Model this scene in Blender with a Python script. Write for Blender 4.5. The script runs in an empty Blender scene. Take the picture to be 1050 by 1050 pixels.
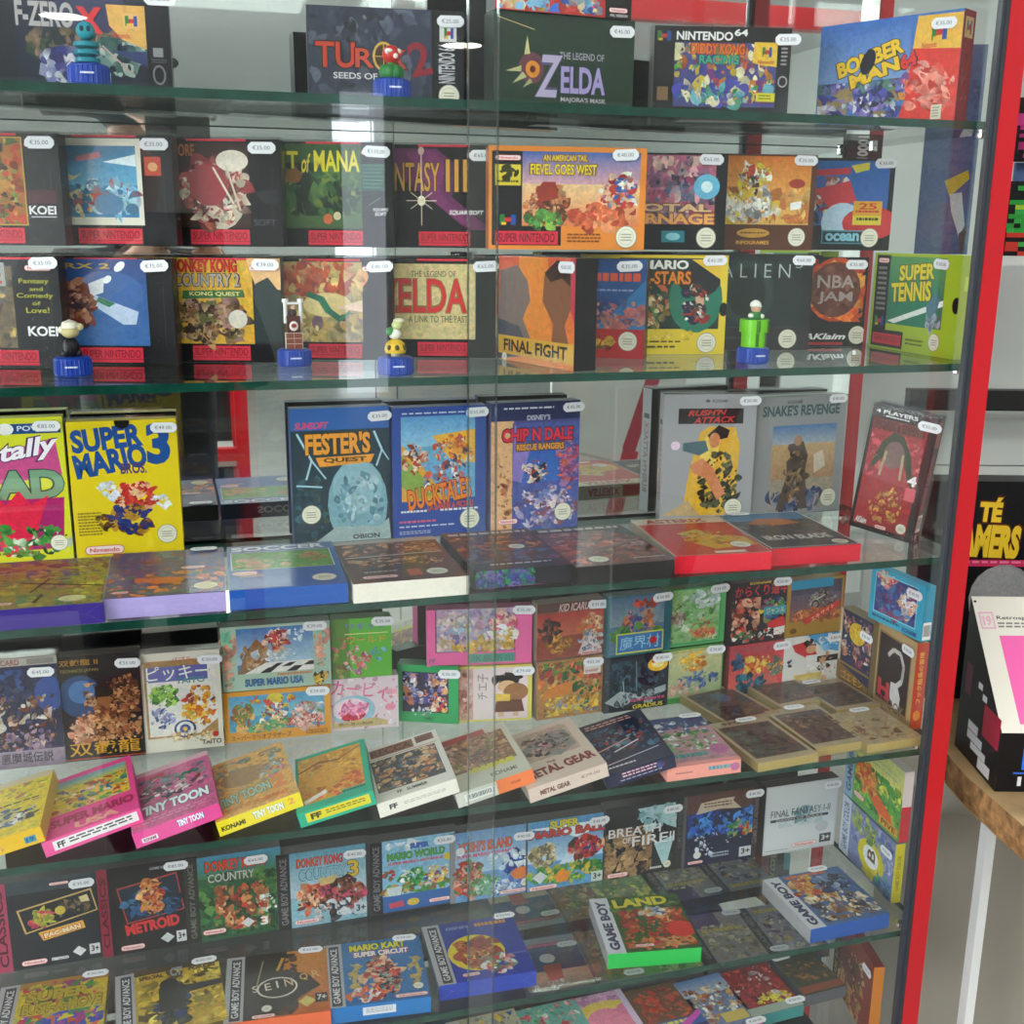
import bpy, math, random
from mathutils import Vector, Matrix
random.seed(7)
scn = bpy.context.scene
col = scn.collection
# ---------------------------------------------------------------- camera model (metres, z up; display front is the plane Y=0)
CH = 1.50                                   # camera height above the floor
FOC, YAW, PIT, ROL, CD = 1149.08, 0.278978, 0.242461, 0.0094246, 1.17
CAM = Vector((0, -CD, CH))
FW = Vector((math.sin(YAW)*math.cos(PIT), math.cos(YAW)*math.cos(PIT), -math.sin(PIT)))
R0 = Vector((math.cos(YAW), -math.sin(YAW), 0)); U0 = R0.cross(FW)
RT = R0*math.cos(ROL)+U0*math.sin(ROL); UP = U0*math.cos(ROL)-R0*math.sin(ROL)
def ray(px, py): return FW + RT*((px-525)/FOC) - UP*((py-525)/FOC)
def on_z(px, py, z): d = ray(px, py); return CAM + d*((z-CH)/d.z)
def on_y(px, py, y): d = ray(px, py); return CAM + d*((y+CD)/d.y)
FH = Vector((math.sin(YAW), math.cos(YAW), 0))
def on_d(px, py, dist): d = ray(px, py); return CAM + d*(dist/d.dot(FH))
def x_at(px, y, z):                         # X of the point at depth y, height z that stands at picture column px
    a = (px-525)/FOC
    k = RT - FW*a                           # k.(P-CAM)=0
    return -(k.y*(y+CD)+k.z*(z-CH))/k.x
def z_at(x, y, py):                         # height of the point above (x,y) at picture row py
    a = -(py-525)/FOC
    k = UP - FW*a
    return CH-(k.x*x+k.y*(y+CD))/k.z
SH = {'A': 1.6236, 'B': 1.3433, 'C': 1.0976, 'D': .8321, 'E': .5578, 'F': .332}   # undersides of the glass shelves
GT = .009
TOP = {k: v+GT for k, v in SH.items()}
MIR = .296                                  # mirror back of the cabinet
# ---------------------------------------------------------------- materials
def s2l(c): return c/12.92 if c <= .04045 else ((c+.055)/1.055)**2.4
def hexc(h):
    if len(h) == 3: h = ''.join(c*2 for c in h)
    return tuple(s2l(int(h[i:i+2], 16)/255) for i in (0, 2, 4))
def newmat(name):
    m = bpy.data.materials.new(name); m.use_nodes = True
    nt = m.node_tree; return m, nt, nt.nodes, nt.links
def plain(name, h, rough=.5, metal=0, noise=0, scale=30, bump=0):
    m, nt, N, L = newmat(name); b = N['Principled BSDF']
    c = hexc(h); b.inputs['Base Color'].default_value = (*c, 1); b.inputs['Roughness'].default_value = rough; b.inputs['Metallic'].default_value = metal
    if noise or bump:
        tc = N.new('ShaderNodeTexCoord'); no = N.new('ShaderNodeTexNoise'); no.inputs['Scale'].default_value = scale; no.inputs['Detail'].default_value = 6
        L.new(tc.outputs['Object'], no.inputs['Vector'])
        if noise:
            r = N.new('ShaderNodeValToRGB')
            r.color_ramp.elements[0].position = .3; r.color_ramp.elements[1].position = .7
            r.color_ramp.elements[0].color = (*[x*(1-noise) for x in c], 1); r.color_ramp.elements[1].color = (*[min(1, x*(1+noise)) for x in c], 1)
            L.new(no.outputs['Fac'], r.inputs['Fac']); L.new(r.outputs['Color'], b.inputs['Base Color'])
        if bump:
            bp = N.new('ShaderNodeBump'); bp.inputs['Strength'].default_value = bump; bp.inputs['Distance'].default_value = .01
            L.new(no.outputs['Fac'], bp.inputs['Height']); L.new(bp.outputs['Normal'], b.inputs['Normal'])
    return m
def emis(name, h, s):
    m, nt, N, L = newmat(name); N.remove(N['Principled BSDF'])
    e = N.new('ShaderNodeEmission'); e.inputs['Color'].default_value = (*hexc(h), 1); e.inputs['Strength'].default_value = s
    L.new(e.outputs[0], N['Material Output'].inputs['Surface']); return m
def film(name, tint, refl, rough, ior=1.45):  # thin clear sheet: tinted see-through plus a mirror-like sheen by angle
    m, nt, N, L = newmat(name); N.remove(N['Principled BSDF'])
    t = N.new('ShaderNodeBsdfTransparent'); t.inputs['Color'].default_value = (*tint, 1)
    g = N.new('ShaderNodeBsdfGlossy'); g.inputs['Roughness'].default_value = rough; g.inputs['Color'].default_value = (1, 1, 1, 1)
    ge = N.new('ShaderNodeNewGeometry'); dt = N.new('ShaderNodeVectorMath'); dt.operation = 'DOT_PRODUCT'
    L.new(ge.outputs['Normal'], dt.inputs[0]); L.new(ge.outputs['Incoming'], dt.inputs[1])
    def mth(op, x, y=None):
        n = N.new('ShaderNodeMath'); n.operation = op
        for i, v in enumerate((x, y)):
            if v is None: continue
            if isinstance(v, (int, float)): n.inputs[i].default_value = v
            else: L.new(v, n.inputs[i])
        return n.outputs[0]
    r0 = ((ior-1)/(ior+1))**2                 # grazing-angle rise of the reflection, the same from both sides of the sheet
    fac = mth('MINIMUM', mth('MULTIPLY', mth('ADD', mth('MULTIPLY', mth('POWER', mth('SUBTRACT', 1, mth('ABSOLUTE', dt.outputs['Value'])), 5), 1-r0), r0), refl), 1)
    mx = N.new('ShaderNodeMixShader')
    L.new(fac, mx.inputs[0]); L.new(t.outputs[0], mx.inputs[1]); L.new(g.outputs[0], mx.inputs[2])
    L.new(mx.outputs[0], N['Material Output'].inputs['Surface']); return m
def print_mat():                            # printed card: ink colour per patch, ink mottling where the print is a painting
    m, nt, N, L = newmat('printed_card'); b = N['Principled BSDF']
    a = N.new('ShaderNodeAttribute'); a.attribute_name = 'Ink'
    tc = N.new('ShaderNodeTexCoord')
    n1 = N.new('ShaderNodeTexNoise'); n1.inputs['Scale'].default_value = 140; n1.inputs['Detail'].default_value = 5; n1.inputs['Distortion'].default_value = 1.2
    L.new(tc.outputs['Object'], n1.inputs['Vector'])
    sub = N.new('ShaderNodeVectorMath'); sub.operation = 'SUBTRACT'; sub.inputs[1].default_value = (.5, .5, .5); mc = N.new('ShaderNodeMix'); mc.data_type = 'RGBA'; mc.inputs[0].default_value = .38
    L.new(n1.outputs['Fac'], mc.inputs[6]); L.new(n1.outputs['Color'], mc.inputs[7]); L.new(mc.outputs[2], sub.inputs[0])
    sc = N.new('ShaderNodeVectorMath'); sc.operation = 'SCALE'; sc.inputs['Scale'].default_value = 2.2; L.new(sub.outputs[0], sc.inputs[0])
    ad = N.new('ShaderNodeVectorMath'); ad.operation = 'ADD'; ad.inputs[1].default_value = (1, 1, 1); L.new(sc.outputs[0], ad.inputs[0])
    mu = N.new('ShaderNodeVectorMath'); mu.operation = 'MULTIPLY'; L.new(a.outputs['Color'], mu.inputs[0]); L.new(ad.outputs[0], mu.inputs[1])
    mx = N.new('ShaderNodeMix'); mx.data_type = 'RGBA'; mx.clamp_result = True
    L.new(a.outputs['Alpha'], mx.inputs[0]); L.new(a.outputs['Color'], mx.inputs[6]); L.new(mu.outputs[0], mx.inputs[7])
    L.new(mx.outputs[2], b.inputs['Base Color']); b.inputs['Roughness'].default_value = .32
    b.inputs['Specular IOR Level'].default_value = .22
    return m
M = {
 'card': print_mat(),
 'pane': film('door_glass', (.985, .995, .99), 1.1, .0),
 'shelf': film('shelf_glass', (.965, .985, .975), .95, .0, 1.5),
 'edge': plain('green_glass_edge', '0d3b30', .12, 0, .35, 60),
 'side': film('side_glass', (.98, .99, .985), .5, .0),
 'sleeve': film('clear_plastic', (.965, .97, .965), .6, .06),
 'wrap': film('shrink_wrap', (.975, .975, .975), .38, .12),
 'red': plain('red_powder_coat', 'bb0f1c', .4, 0, .04, 8),
 'black': plain('black_rubber', '2a2d33', .5, 0, .1, 40),
 'steel': plain('brushed_steel', 'd8d8d8', .2, 1),
 'white': plain('white_paint', 'd9ded9', .6, 0, .03, 4),
 'grey': plain('grey_paint', '9b9a96', .6, 0, .05, 3),
 'dark': plain('black_board', '121113', .45, 0, .1, 12),
 'floor': plain('grey_vinyl_floor', 'a3a19c', .45, 0, .15, 5),
 'ceil': plain('ceiling_paint', 'd6d8d8', .8, 0, .03, 3),
 'wood': plain('raw_wood', 'b39468', .6, 0, .3, 9, .3),
 'bark': plain('rough_bark_edge', '9a7145', .8, 0, .5, 60, .8),
 'cloth': plain('dark_jacket_cloth', '1c1d20', .85, 0, .2, 40),
 'denim': plain('dark_denim', '20242e', .85, 0, .2, 60),
 'skin': plain('skin', 'c89b80', .5, 0, .06, 30),
 'hair': plain('dark_hair', '2a1d16', .6, 0, .2, 60),
 'bluecap': plain('blue_plastic', '1c3f9e', .3),
 'slate': plain('slate_grey_plastic', '33373f', .45),
 'lamp': emis('lamp_diffuser', 'fff6e8', 18),
 'sky': emis('fill_window_glow', 'e6eff8', 3.0),  # glow of the added side window
}
m, nt, N, L = newmat('mirror_silver'); b = N['Principled BSDF']
b.inputs['Base Color'].default_value = (.80, .84, .82, 1); b.inputs['Metallic'].default_value = 1; b.inputs['Roughness'].default_value = .015
M['mirror'] = m
# ---------------------------------------------------------------- mesh builder with per-corner ink
class MB:
    def __init__(s): s.v = []; s.f = []; s.c = []; s.m = []
    def face(s, pts, c, mi=0):
        i = len(s.v); s.v += [tuple(p) for p in pts]; s.f.append(tuple(range(i, i+len(pts)))); s.c.append(c); s.m.append(mi)
    def box(s, x0, y0, z0, x1, y1, z1, c=(.5, .5, .5, 0), mi=0, cols=None):
        P = [(x0,y0,z0),(x1,y0,z0),(x1,y1,z0),(x0,y1,z0),(x0,y0,z1),(x1,y0,z1),(x1,y1,z1),(x0,y1,z1)]
        Q = {'b': (0,3,2,1), 't': (4,5,6,7), 'f': (0,1,5,4), 'k': (2,3,7,6), 'l': (3,0,4,7), 'r': (1,2,6,5)}
        for k, q in Q.items(): s.face([P[i] for i in q], (cols or {}).get(k, c), mi)
    def build(s, name, mats, parent=None, smooth=False):
        me = bpy.data.meshes.new(name); me.from_pydata(s.v, [], s.f)
        for mt in (mats if isinstance(mats, (list, tuple)) else [mats]): me.materials.append(mt)
        at = me.color_attributes.new('Ink', 'FLOAT_COLOR', 'CORNER'); arr = []
        for f, c in zip(s.f, s.c):
            if isinstance(c, list):
                for q in c: arr += q
            else: arr += list(c)*len(f)
        at.data.foreach_set('color', arr)
        me.polygons.foreach_set('material_index', s.m)
        if smooth: me.polygons.foreach_set('use_smooth', [True]*len(s.f))
        me.update()
        return link(name, me, parent)
def link(name, data, parent=None):
    o = bpy.data.objects.new(name, data); col.objects.link(o)
    if parent: o.parent = parent
    return o
def tag(o, label=None, cat=None, group=None, kind=None):
    for k, v in (('label', label), ('category', cat), ('group', group), ('kind', kind)):
        if v: o[k] = v
    return o
def lathe(mb, prof, c, seg=20, cx=0, cy=0, mi=0, ang=0):
    for (r0, z0), (r1, z1) in zip(prof, prof[1:]):
        for k in range(seg):
            a, b = 2*math.pi*k/seg+ang, 2*math.pi*(k+1)/seg+ang
            pts = [(cx+r0*math.cos(a), cy+r0*math.sin(a), z0), (cx+r0*math.cos(b), cy+r0*math.sin(b), z0), (cx+r1*math.cos(b), cy+r1*math.sin(b), z1), (cx+r1*math.cos(a), cy+r1*math.sin(a), z1)]
            if r0 == 0: pts = pts[1:]
            elif r1 == 0: pts = pts[:3]
            mb.face(pts, c, mi)
def ell(mb, c, r, colr, n=12, mi=0):
    p = [(r[0]*math.sin(math.pi*i/n), -math.cos(math.pi*i/n)) for i in range(n+1)]
    p[0] = (0, -1); p[-1] = (0, 1)
    for (r0, z0), (r1, z1) in zip(p, p[1:]):
        for k in range(16):
            a, b = math.pi*k/8, math.pi*(k+1)/8
            q = [(c[0]+r0*math.cos(a), c[1]+r0*math.sin(a)*r[1]/r[0], c[2]+z0*r[2]), (c[0]+r0*math.cos(b), c[1]+r0*math.sin(b)*r[1]/r[0], c[2]+z0*r[2]), (c[0]+r1*math.cos(b), c[1]+r1*math.sin(b)*r[1]/r[0], c[2]+z1*r[2]), (c[0]+r1*math.cos(a), c[1]+r1*math.sin(a)*r[1]/r[0], c[2]+z1*r[2])]
            if r0 < 1e-9: q = q[1:]
            elif r1 < 1e-9: q = q[:3]
            mb.face(q, colr, mi)
# ---------------------------------------------------------------- lettering as flat print
TXT = {}
def text2d(s, bold, shear):
    if any(ord(c) > 255 for c in s): bold = min(bold, .006)
    k = (s, bold, shear)
    if k not in TXT:
        cu = bpy.data.curves.new('lettering', 'FONT'); cu.body = s; cu.resolution_u = 3; cu.offset = bold; cu.shear = shear; cu.fill_mode = 'FRONT'
        ob = bpy.data.objects.new('lettering', cu)
        me = bpy.data.meshes.new_from_object(ob)
        vs = [(v.co.x, v.co.y) for v in me.vertices]; fs = [tuple(p.vertices) for p in me.polygons]
        bpy.data.objects.remove(ob); bpy.data.curves.remove(cu); bpy.data.meshes.remove(me)
        if vs:
            x0 = min(v[0] for v in vs); x1 = max(v[0] for v in vs); y0 = min(v[1] for v in vs); y1 = max(v[1] for v in vs)
            vs = [((x-x0)/max(1e-6, x1-x0), (y-y0)/max(1e-6, y1-y0)) for x, y in vs]
        TXT[k] = (vs, fs)
    return TXT[k]
class Face:                                  # a printable face: u runs 0-100 across, v 0-100 down
    def __init__(s, mb, o, U, V, n): s.mb, s.o, s.U, s.V, s.n, s.z = mb, Vector(o), Vector(U), Vector(V), Vector(n), 1
        # z counts printed layers
    def p(s, u, v): return s.o + s.U*(u/100) + s.V*(v/100) + s.n*(s.z*2.2e-5)
    def poly(s, pts, c): s.mb.face([s.p(*q) for q in pts], c)
    def text(s, u0, v0, u1, v1, c, t, rot=0, vert=False, bold=.02, shear=0):
        vs, fs = text2d(t, bold, shear); cu, cv = (u0+u1)/2, (v0+v1)/2
        asp = s.U.length/s.V.length; ca, sa = math.cos(math.radians(rot)), math.sin(math.radians(rot)); P = []
        for x, y in vs:
            if vert: u, v = u0+(u1-u0)*(1-y), v1-(v1-v0)*x
            else: u, v = u0+(u1-u0)*x, v1-(v1-v0)*y
            if rot:
                du, dv = (u-cu)*asp, v-cv
                u, v = cu+(du*ca+dv*sa)/asp, cv+(-du*sa+dv*ca)
            P.append(s.p(u, v))
        for f in fs: s.mb.face([P[i] for i in f], c)
        s.z += 1
    def disc(s, cu, cv, ru, c, k=1.0, n=18, rot=0, rv=None):
        asp = s.U.length/s.V.length; rv = ru*asp*k if rv is None else rv
        ca, sa = math.cos(rot), math.sin(rot); pts = []
        for i in range(n):
            a = 2*math.pi*i/n; x, y = ru*math.cos(a)*asp, rv*math.sin(a)
            pts.append((min(100, max(0, cu+(x*ca-y*sa)/asp)), min(100, max(0, cv+x*sa+y*ca))))
        s.poly(pts, c); s.z += 1
    def draw(s, dsl):
        rot = 0; al = 0; bold = .02; shear = 0
        for cmd in dsl.split(';'):
            t = cmd.split()
            if not t: continue
            k = t[0]
            def f(i): return float(t[i])
            def cc(h, a=None): return (*hexc(h), al if a is None else a)
            if k in 'RA':
                s.poly([(f(1), f(2)), (f(3), f(2)), (f(3), f(4)), (f(1), f(4))], cc(t[5], .75 if k == 'A' else None)); s.z += 1
            elif k == 'G':
                a, b = cc(t[5], .5), cc(t[6], .5); s.poly([(f(1), f(2)), (f(3), f(2)), (f(3), f(4)), (f(1), f(4))], [a, a, b, b]); s.z += 1
            elif k == 'F':                  # frame line
                u0, v0, u1, v1, w = map(float, t[1:6]); c = cc(t[6]); a = s.U.length/s.V.length
                for q in ((u0, v0, u1, v0+w*a), (u0, v1-w*a, u1, v1), (u0, v0, u0+w, v1), (u1-w, v0, u1, v1)):
                    s.poly([(q[0], q[1]), (q[2], q[1]), (q[2], q[3]), (q[0], q[3])], c)
                s.z += 1
            elif k == 'H':                  # row of dashes
                u0, v0, u1, v1, w = map(float, t[1:6]); n = int(t[7]); a = s.U.length/s.V.length
                for i in range(n):
                    p, q = i/n, (i+.55)/n; x0, y0, x1, y1 = u0+(u1-u0)*p, v0+(v1-v0)*p, u0+(u1-u0)*q, v0+(v1-v0)*q
                    hu, hv = (0, w*a/2) if abs(v1-v0) < 1 else (w/2, 0)
                    s.poly([(x0-hu, y0-hv), (x1-hu, y1-hv), (x1+hu, y1+hv), (x0+hu, y0+hv)], cc(t[6]))
                s.z += 1
            elif k == 'E': s.disc(f(1), f(2), f(3), cc(t[5], .4), rot=math.radians(f(6)) if len(t) > 6 else 0, rv=f(4))
            elif k == 'P':
                q = list(map(float, t[2:])); s.poly(list(zip(q[0::2], q[1::2])), cc(t[1], .4)); s.z += 1
            elif k == 'L':
                u0, v0, u1, v1, w = map(float, t[1:6]); a = s.U.length/s.V.length
                dx, dy = (u1-u0)*a, v1-v0; ln = math.hypot(dx, dy) or 1; nx, ny = -dy/ln*w/2/a, dx/ln*w/2
                s.poly([(u0+nx, v0+ny), (u1+nx, v1+ny), (u1-nx, v1-ny), (u0-nx, v0-ny)], cc(t[6])); s.z += 1
            elif k == 'B':                  # a loose painted passage: tapering curved brush strokes, large ones first, each shading between two inks
                u0, v0, u1, v1 = map(float, t[1:5]); n = int(int(t[5])*2.3); sz = f(6); pal = [hexc(h) for h in t[7].split(',')]; asp = s.U.length/s.V.length
                rnd = random.Random(dsl); whole = (u1-u0)*(v1-v0) > 2600; flow = rnd.uniform(0, math.pi); mu, mv = (u0+u1)/2, (v0+v1)/2
                cell = [[rnd.choice(pal) for _ in range(5)] for _ in range(5)]
                for i in range(n):
                    if whole: cu, cv = rnd.uniform(u0, u1), rnd.uniform(v0, v1)
                    else:
                        aa, rr = rnd.uniform(0, 2*math.pi), math.sqrt(rnd.random())*.98
                        cu, cv = mu+(u1-u0)/2*rr*math.cos(aa), mv+(v1-v0)/2*rr*math.sin(aa)
                    big = 1.25*(1-i/n)**1.6+.28; ln = sz*big*rnd.uniform(.7, 1.5); wd = sz*big*rnd.uniform(.16, .45)
                    a0 = flow+rnd.gauss(0, .7); bend = rnd.uniform(-.9, .9)
                    near = cell[min(4, int((cu-u0)/max(.1, u1-u0)*5))][min(4, int((cv-v0)/max(.1, v1-v0)*5))]
                    c1 = near if rnd.random() < .55 else rnd.choice(pal); j1, j2 = rnd.uniform(.7, 1.25), rnd.uniform(.5, 1.3); c2 = c1 if rnd.random() < .6 else rnd.choice(pal)
                    A1, A2 = (*[min(1, x*j1) for x in c1], .55), (*[min(1, x*j2) for x in c2], .55); lo, hi = [], []; m_ = 5
                    for q in range(m_+1):
                        tq = q/m_*2-1; x, y = ln*.5*tq, ln*.3*bend*(1-tq*tq); hw = wd*(1-abs(tq)**2.2)+.15
                        for sg, dst in ((1, hi), (-1, lo)):
                            X, Y = x, y+sg*hw; u = cu+X*math.cos(a0)-Y*math.sin(a0); v = cv+(X*math.sin(a0)+Y*math.cos(a0))*asp
                            if whole: u, v = min(u1, max(u0, u)), min(v1, max(v0, v))
                            dst.append((min(100, max(0, u)), min(100, max(0, v))))
                    zz = (s.z+i*.12)*2.2e-5; P = lambda p: s.o+s.U*(p[0]/100)+s.V*(p[1]/100)+s.n*zz
                    for q in range(m_):
                        w0, w1 = q/m_, (q+1)/m_; mix = lambda w: tuple(A1[z]*(1-w)+A2[z]*w for z in range(4))
                        s.mb.face([P(lo[q]), P(lo[q+1]), P(hi[q+1]), P(hi[q])], [mix(w0), mix(w1), mix(w1), mix(w0)])
                s.z += n*.12+1
            elif k == 'K': rot = f(1)
            elif k == 'W': bold = f(1); shear = f(2) if len(t) > 2 else 0
            elif k in 'TV': s.text(f(1), f(2), f(3), f(4), cc(t[5]), ' '.join(t[6:]), rot, k == 'V', bold, shear)
            elif k == 'O':                  # outlined lettering: dark copy behind
                s.text(f(1)-.8, f(2)-.8, f(3)+.8, f(4)+.8, cc(t[6]), ' '.join(t[7:]), rot, False, bold+.035, shear)
                s.text(f(1), f(2), f(3), f(4), cc(t[5]), ' '.join(t[7:]), rot, False, bold, shear)
            elif k == 'S':
                s.disc(f(1), f(2), f(3), cc('9a9a86')); s.disc(f(1), f(2), f(3)*.93, cc('e9e6d2')); s.disc(f(1), f(2), f(3)*.72, cc('c9c6b0')); s.disc(f(1), f(2), f(3)*.66, cc('e9e6d2'))
                r = f(3)*.5; a = s.U.length/s.V.length
                for q in (-.45, .05, .55): s.poly([(f(1)-r, f(2)+(q-.12)*r*a), (f(1)+r, f(2)+(q-.12)*r*a), (f(1)+r, f(2)+(q+.12)*r*a), (f(1)-r, f(2)+(q+.12)*r*a)], cc('a9a692'))
                s.z += 1
            elif k == 'N':                  # lozenge with the maker's name
                u0, v0, u1, v1 = map(float, t[1:5])
                for e, h in ((0, 'd8343c'), (.14, 'f3dfdc')):
                    hv = (v1-v0)/2; hu = hv*s.V.length/s.U.length; e2 = e*hv; eu = e*hu; pts = []
                    for i in range(9): a = math.pi/2+math.pi*i/8; pts.append((u0+hu+(hu-eu)*math.cos(a), (v0+v1)/2-(hv-e2)*math.sin(a)))
                    for i in range(9): a = -math.pi/2+math.pi*i/8; pts.append((u1-hu+(hu-eu)*math.cos(a), (v0+v1)/2-(hv-e2)*math.sin(a)))
                    s.poly(pts, cc(h)); s.z += 1
                s.text(u0+(u1-u0)*.12, v0+(v1-v0)*.25, u1-(u1-u0)*.12, v1-(v1-v0)*.25, cc('d8343c'), 'Nintendo', bold=.02)
            elif k == 'I':                  # lines of small print
                u0, v0, u1, v1 = map(float, t[1:5]); n = int(t[5]); rnd = random.Random(dsl)
                for i in range(n):
                    va = v0+(v1-v0)*i/n; vb = va+(v1-v0)/n*.5; x = u0
                    while x < u1-1:
                        w = rnd.uniform(.06, .16)*(u1-u0); s.poly([(x, va), (min(u1, x+w), va), (min(u1, x+w), vb), (x, vb)], cc(t[6])); x += w+.03*(u1-u0)
                s.z += 1
            elif k == 'C':                  # bars
                u0, v0, u1, v1 = map(float, t[1:5]); s.poly([(u0, v0), (u1, v0), (u1, v1), (u0, v1)], cc('f2f2ee')); s.z += 1; x = u0+(u1-u0)*.08; rnd = random.Random(3)
                while x < u1-(u1-u0)*.08:
                    w = rnd.uniform(.012, .035)*(u1-u0); s.poly([(x, v0+(v1-v0)*.15), (x+w, v0+(v1-v0)*.15), (x+w, v1-(v1-v0)*.2), (x, v1-(v1-v0)*.2)], cc('222')); x += w+rnd.uniform(.012, .03)*(u1-u0)
                s.z += 1
            elif k == 'D':                  # age mark: white square with a figure
                u0, v0, u1, v1 = map(float, t[1:5]); s.poly([(u0, v0), (u1, v0), (u1, v1), (u0, v1)], cc(t[5])); s.z += 1
                s.text(u0+(u1-u0)*.18, v0+(v1-v0)*.18, u1-(u1-u0)*.1, v1-(v1-v0)*.25, cc(t[6]), t[7], bold=.03)
            elif k == 'M':                  # little cube mark made of a chunky letter
                u0, v0, u1, v1 = map(float, t[1:5]); w = u1-u0; h = v1-v0
                for q, c in (((0, 0, .3, 1), '2f7d3a'), ((.7, 0, 1, 1), '2a4f9c'), ((.3, .3, .7, .7), 'c92c2c'), ((.1, .75, .4, 1), 'e2b52c')):
                    s.poly([(u0+w*q[0], v0+h*q[1]), (u0+w*q[2], v0+h*q[1]), (u0+w*q[2], v0+h*q[3]), (u0+w*q[0], v0+h*q[3])], cc(c)); s.z += .2
                s.z += 1
PT = {}
def price_mesh(txt):
    if txt not in PT:
        mb = MB(); w, h, t = .031, .0125, .0005; c = .004
        o = [(-w/2+c, -h/2), (w/2-c, -h/2), (w/2, -h/2+c), (w/2, h/2-c), (w/2-c, h/2), (-w/2+c, h/2), (-w/2, h/2-c), (-w/2, -h/2+c)]
        W = (.83, .84, .87, 0)
        mb.face([(x, -t, z) for x, z in o], W)
        for i in range(8):
            a, b = o[i], o[(i+1) % 8]; mb.face([(a[0], 0, a[1]), (b[0], 0, b[1]), (b[0], -t, b[1]), (a[0], -t, a[1])], W)
        fc = Face(mb, (-w/2, -t, h/2), (w, 0, 0), (0, 0, -h), (0, -1, 0)); fc.draw('W 0;T 17 30 80 66 5a5f6a ' + txt)
        ob = mb.build('price_tag', M['card']); PT[txt] = ob.data; bpy.data.objects.remove(ob)
    return PT[txt]
COUNT = []
def game_box(w, h, d, art, label, mat4, group, sides=('222',)*5, side_art=None, price=None, sleeve=0, wrap=0):
    """cover on the local -Y face, bottom edge centred on the origin; sides = right, left, top, bottom, back"""
    root = link('game_box', None); root.matrix_world = mat4; root.empty_display_size = .02
    tag(root, label, 'game box', group); COUNT.append((label, round(w, 3), round(h, 3)))
    mb = MB(); q = lambda hx: (*hexc(hx), .12)
    sd = list(sides) + [sides[-1]]*(5-len(sides))
    mb.box(-w/2, 0, 0, w/2, d, h, cols={'f': q(sd[0]), 'r': q(sd[0]), 'l': q(sd[1]), 't': q(sd[2]), 'b': q(sd[3]), 'k': q(sd[4])})
    Face(mb, (-w/2, 0, h), (w, 0, 0), (0, 0, -h), (0, -1, 0)).draw(art)
    fr = {'r': ((w/2, 0, h), (0, d, 0), (0, 0, -h), (1, 0, 0)), 'l': ((-w/2, d, h), (0, -d, 0), (0, 0, -h), (-1, 0, 0)),
          'b': ((-w/2, 0, 0), (w, 0, 0), (0, d, 0), (0, 0, -1)), 't': ((-w/2, d, h), (w, 0, 0), (0, -d, 0), (0, 0, 1)), 'k': ((w/2, d, h), (-w, 0, 0), (0, 0, -h), (0, 1, 0))}
    for k, a in (side_art or {}).items(): Face(mb, *fr[k]).draw(a)
    mb.build('carton', M['card'], root)
    if sleeve or wrap:
        e = .0022 if sleeve else .0011
        sb = MB(); sb.box(-w/2-e, -e, 0.0002, w/2+e, d+e, h+e); sb.build('plastic_sleeve' if sleeve else 'shrink_wrap', M['sleeve' if sleeve else 'wrap'], root)
    if price:
        for k in range(0, len(price), 3):
            u, v, t = price[k:k+3]
            p = link('price_tag', price_mesh(t), root); p.location = (w*(u/100-.5), -.0032 if sleeve else -.0026, h*(1-v/100))
            p.rotation_euler.y = math.radians(((u*7+v*3) % 7)-3)
    return root
def base_pt(k, p, z):
    return on_z(p[0], p[1], z) if p[1] >= 1 else Vector((x_at(p[0], p[1], z), p[1], z))
def U(k, L, R, top, d, art, label, price=None, zo=0, w=None, yaw=None, lean=0, roll=0, **kw):
    """upright box from the two front foot corners (column, depth or row); top = row of its upper edge at the right corner"""
    z = TOP[k]+zo+.0003; b = base_pt(k, R, z)
    if L is None: a = b + Vector((-w*math.cos(math.radians(yaw)), w*math.sin(math.radians(yaw)), 0))
    else: a = base_pt(k, L, z)
    if w and L is not None: a = b + (a-b).normalized()*w
    w = (b-a).length; h = (z_at(b.x, b.y, top)-z) if 'h' not in kw else kw.pop('h')
    ang = math.atan2(b.y-a.y, b.x-a.x); mid = (a+b)/2
    mt = Matrix.Translation(mid) @ Matrix.Rotation(ang, 4, 'Z') @ Matrix.Rotation(math.radians(lean), 4, 'X') @ Matrix.Rotation(math.radians(roll), 4, 'Y')
    return game_box(w, h, d, art, label, mt, GROUP[k+'u'], price=price, **kw)
def FL(k, t, c, art, label, price=None, w=None, l=None, yaw=None, zo=0, tilt=0, grp='f', anchor=0, up=0, **kw):
    """box lying on its back from the four picture corners of its cover (front left, front right, back right, back left)"""
    z = TOP[k]+zo+t+.0004; P = [on_z(x, y, z+(up if i in (1, 2) else 0)) for i, (x, y) in enumerate(c)]
    fl, frr, br, bl = P; e = (frr-fl)+(br-bl); g = (bl-fl)+(br-frr)
    a1 = math.atan2(e.y, e.x); a2 = math.atan2(-g.x, g.y); a = (a1+a2)/2 if yaw is None else math.radians(yaw)
    X = Vector((math.cos(a), math.sin(a), 0)); Yv = Vector((-X.y, X.x, 0))
    if anchor:                              # placed by its front edge
        X = (frr-fl).normalized(); Yv = Vector((-X.y, X.x, 0)).normalized(); w = (frr-fl).length*anchor
    w = w or ((frr-fl).length+(br-bl).length)/2; l = l or ((bl-fl).length+(br-frr).length)/2
    fm = (fl+frr)/2; cen = sum(P, Vector())/4; org = fm if anchor else cen - Yv*l/2
    # local: X across, Z of the box -> away from the viewer, -Y (cover) -> up
    R = Matrix((X, -X.cross(Yv), Yv)).transposed().to_4x4()
    mt = Matrix.Translation(Vector((org.x, org.y, org.z if anchor else z))) @ R @ Matrix.Rotation(math.radians(tilt), 4, 'X')
    return game_box(w, l, t, art, label, mt, GROUP[k+grp], price=price, **kw)
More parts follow.
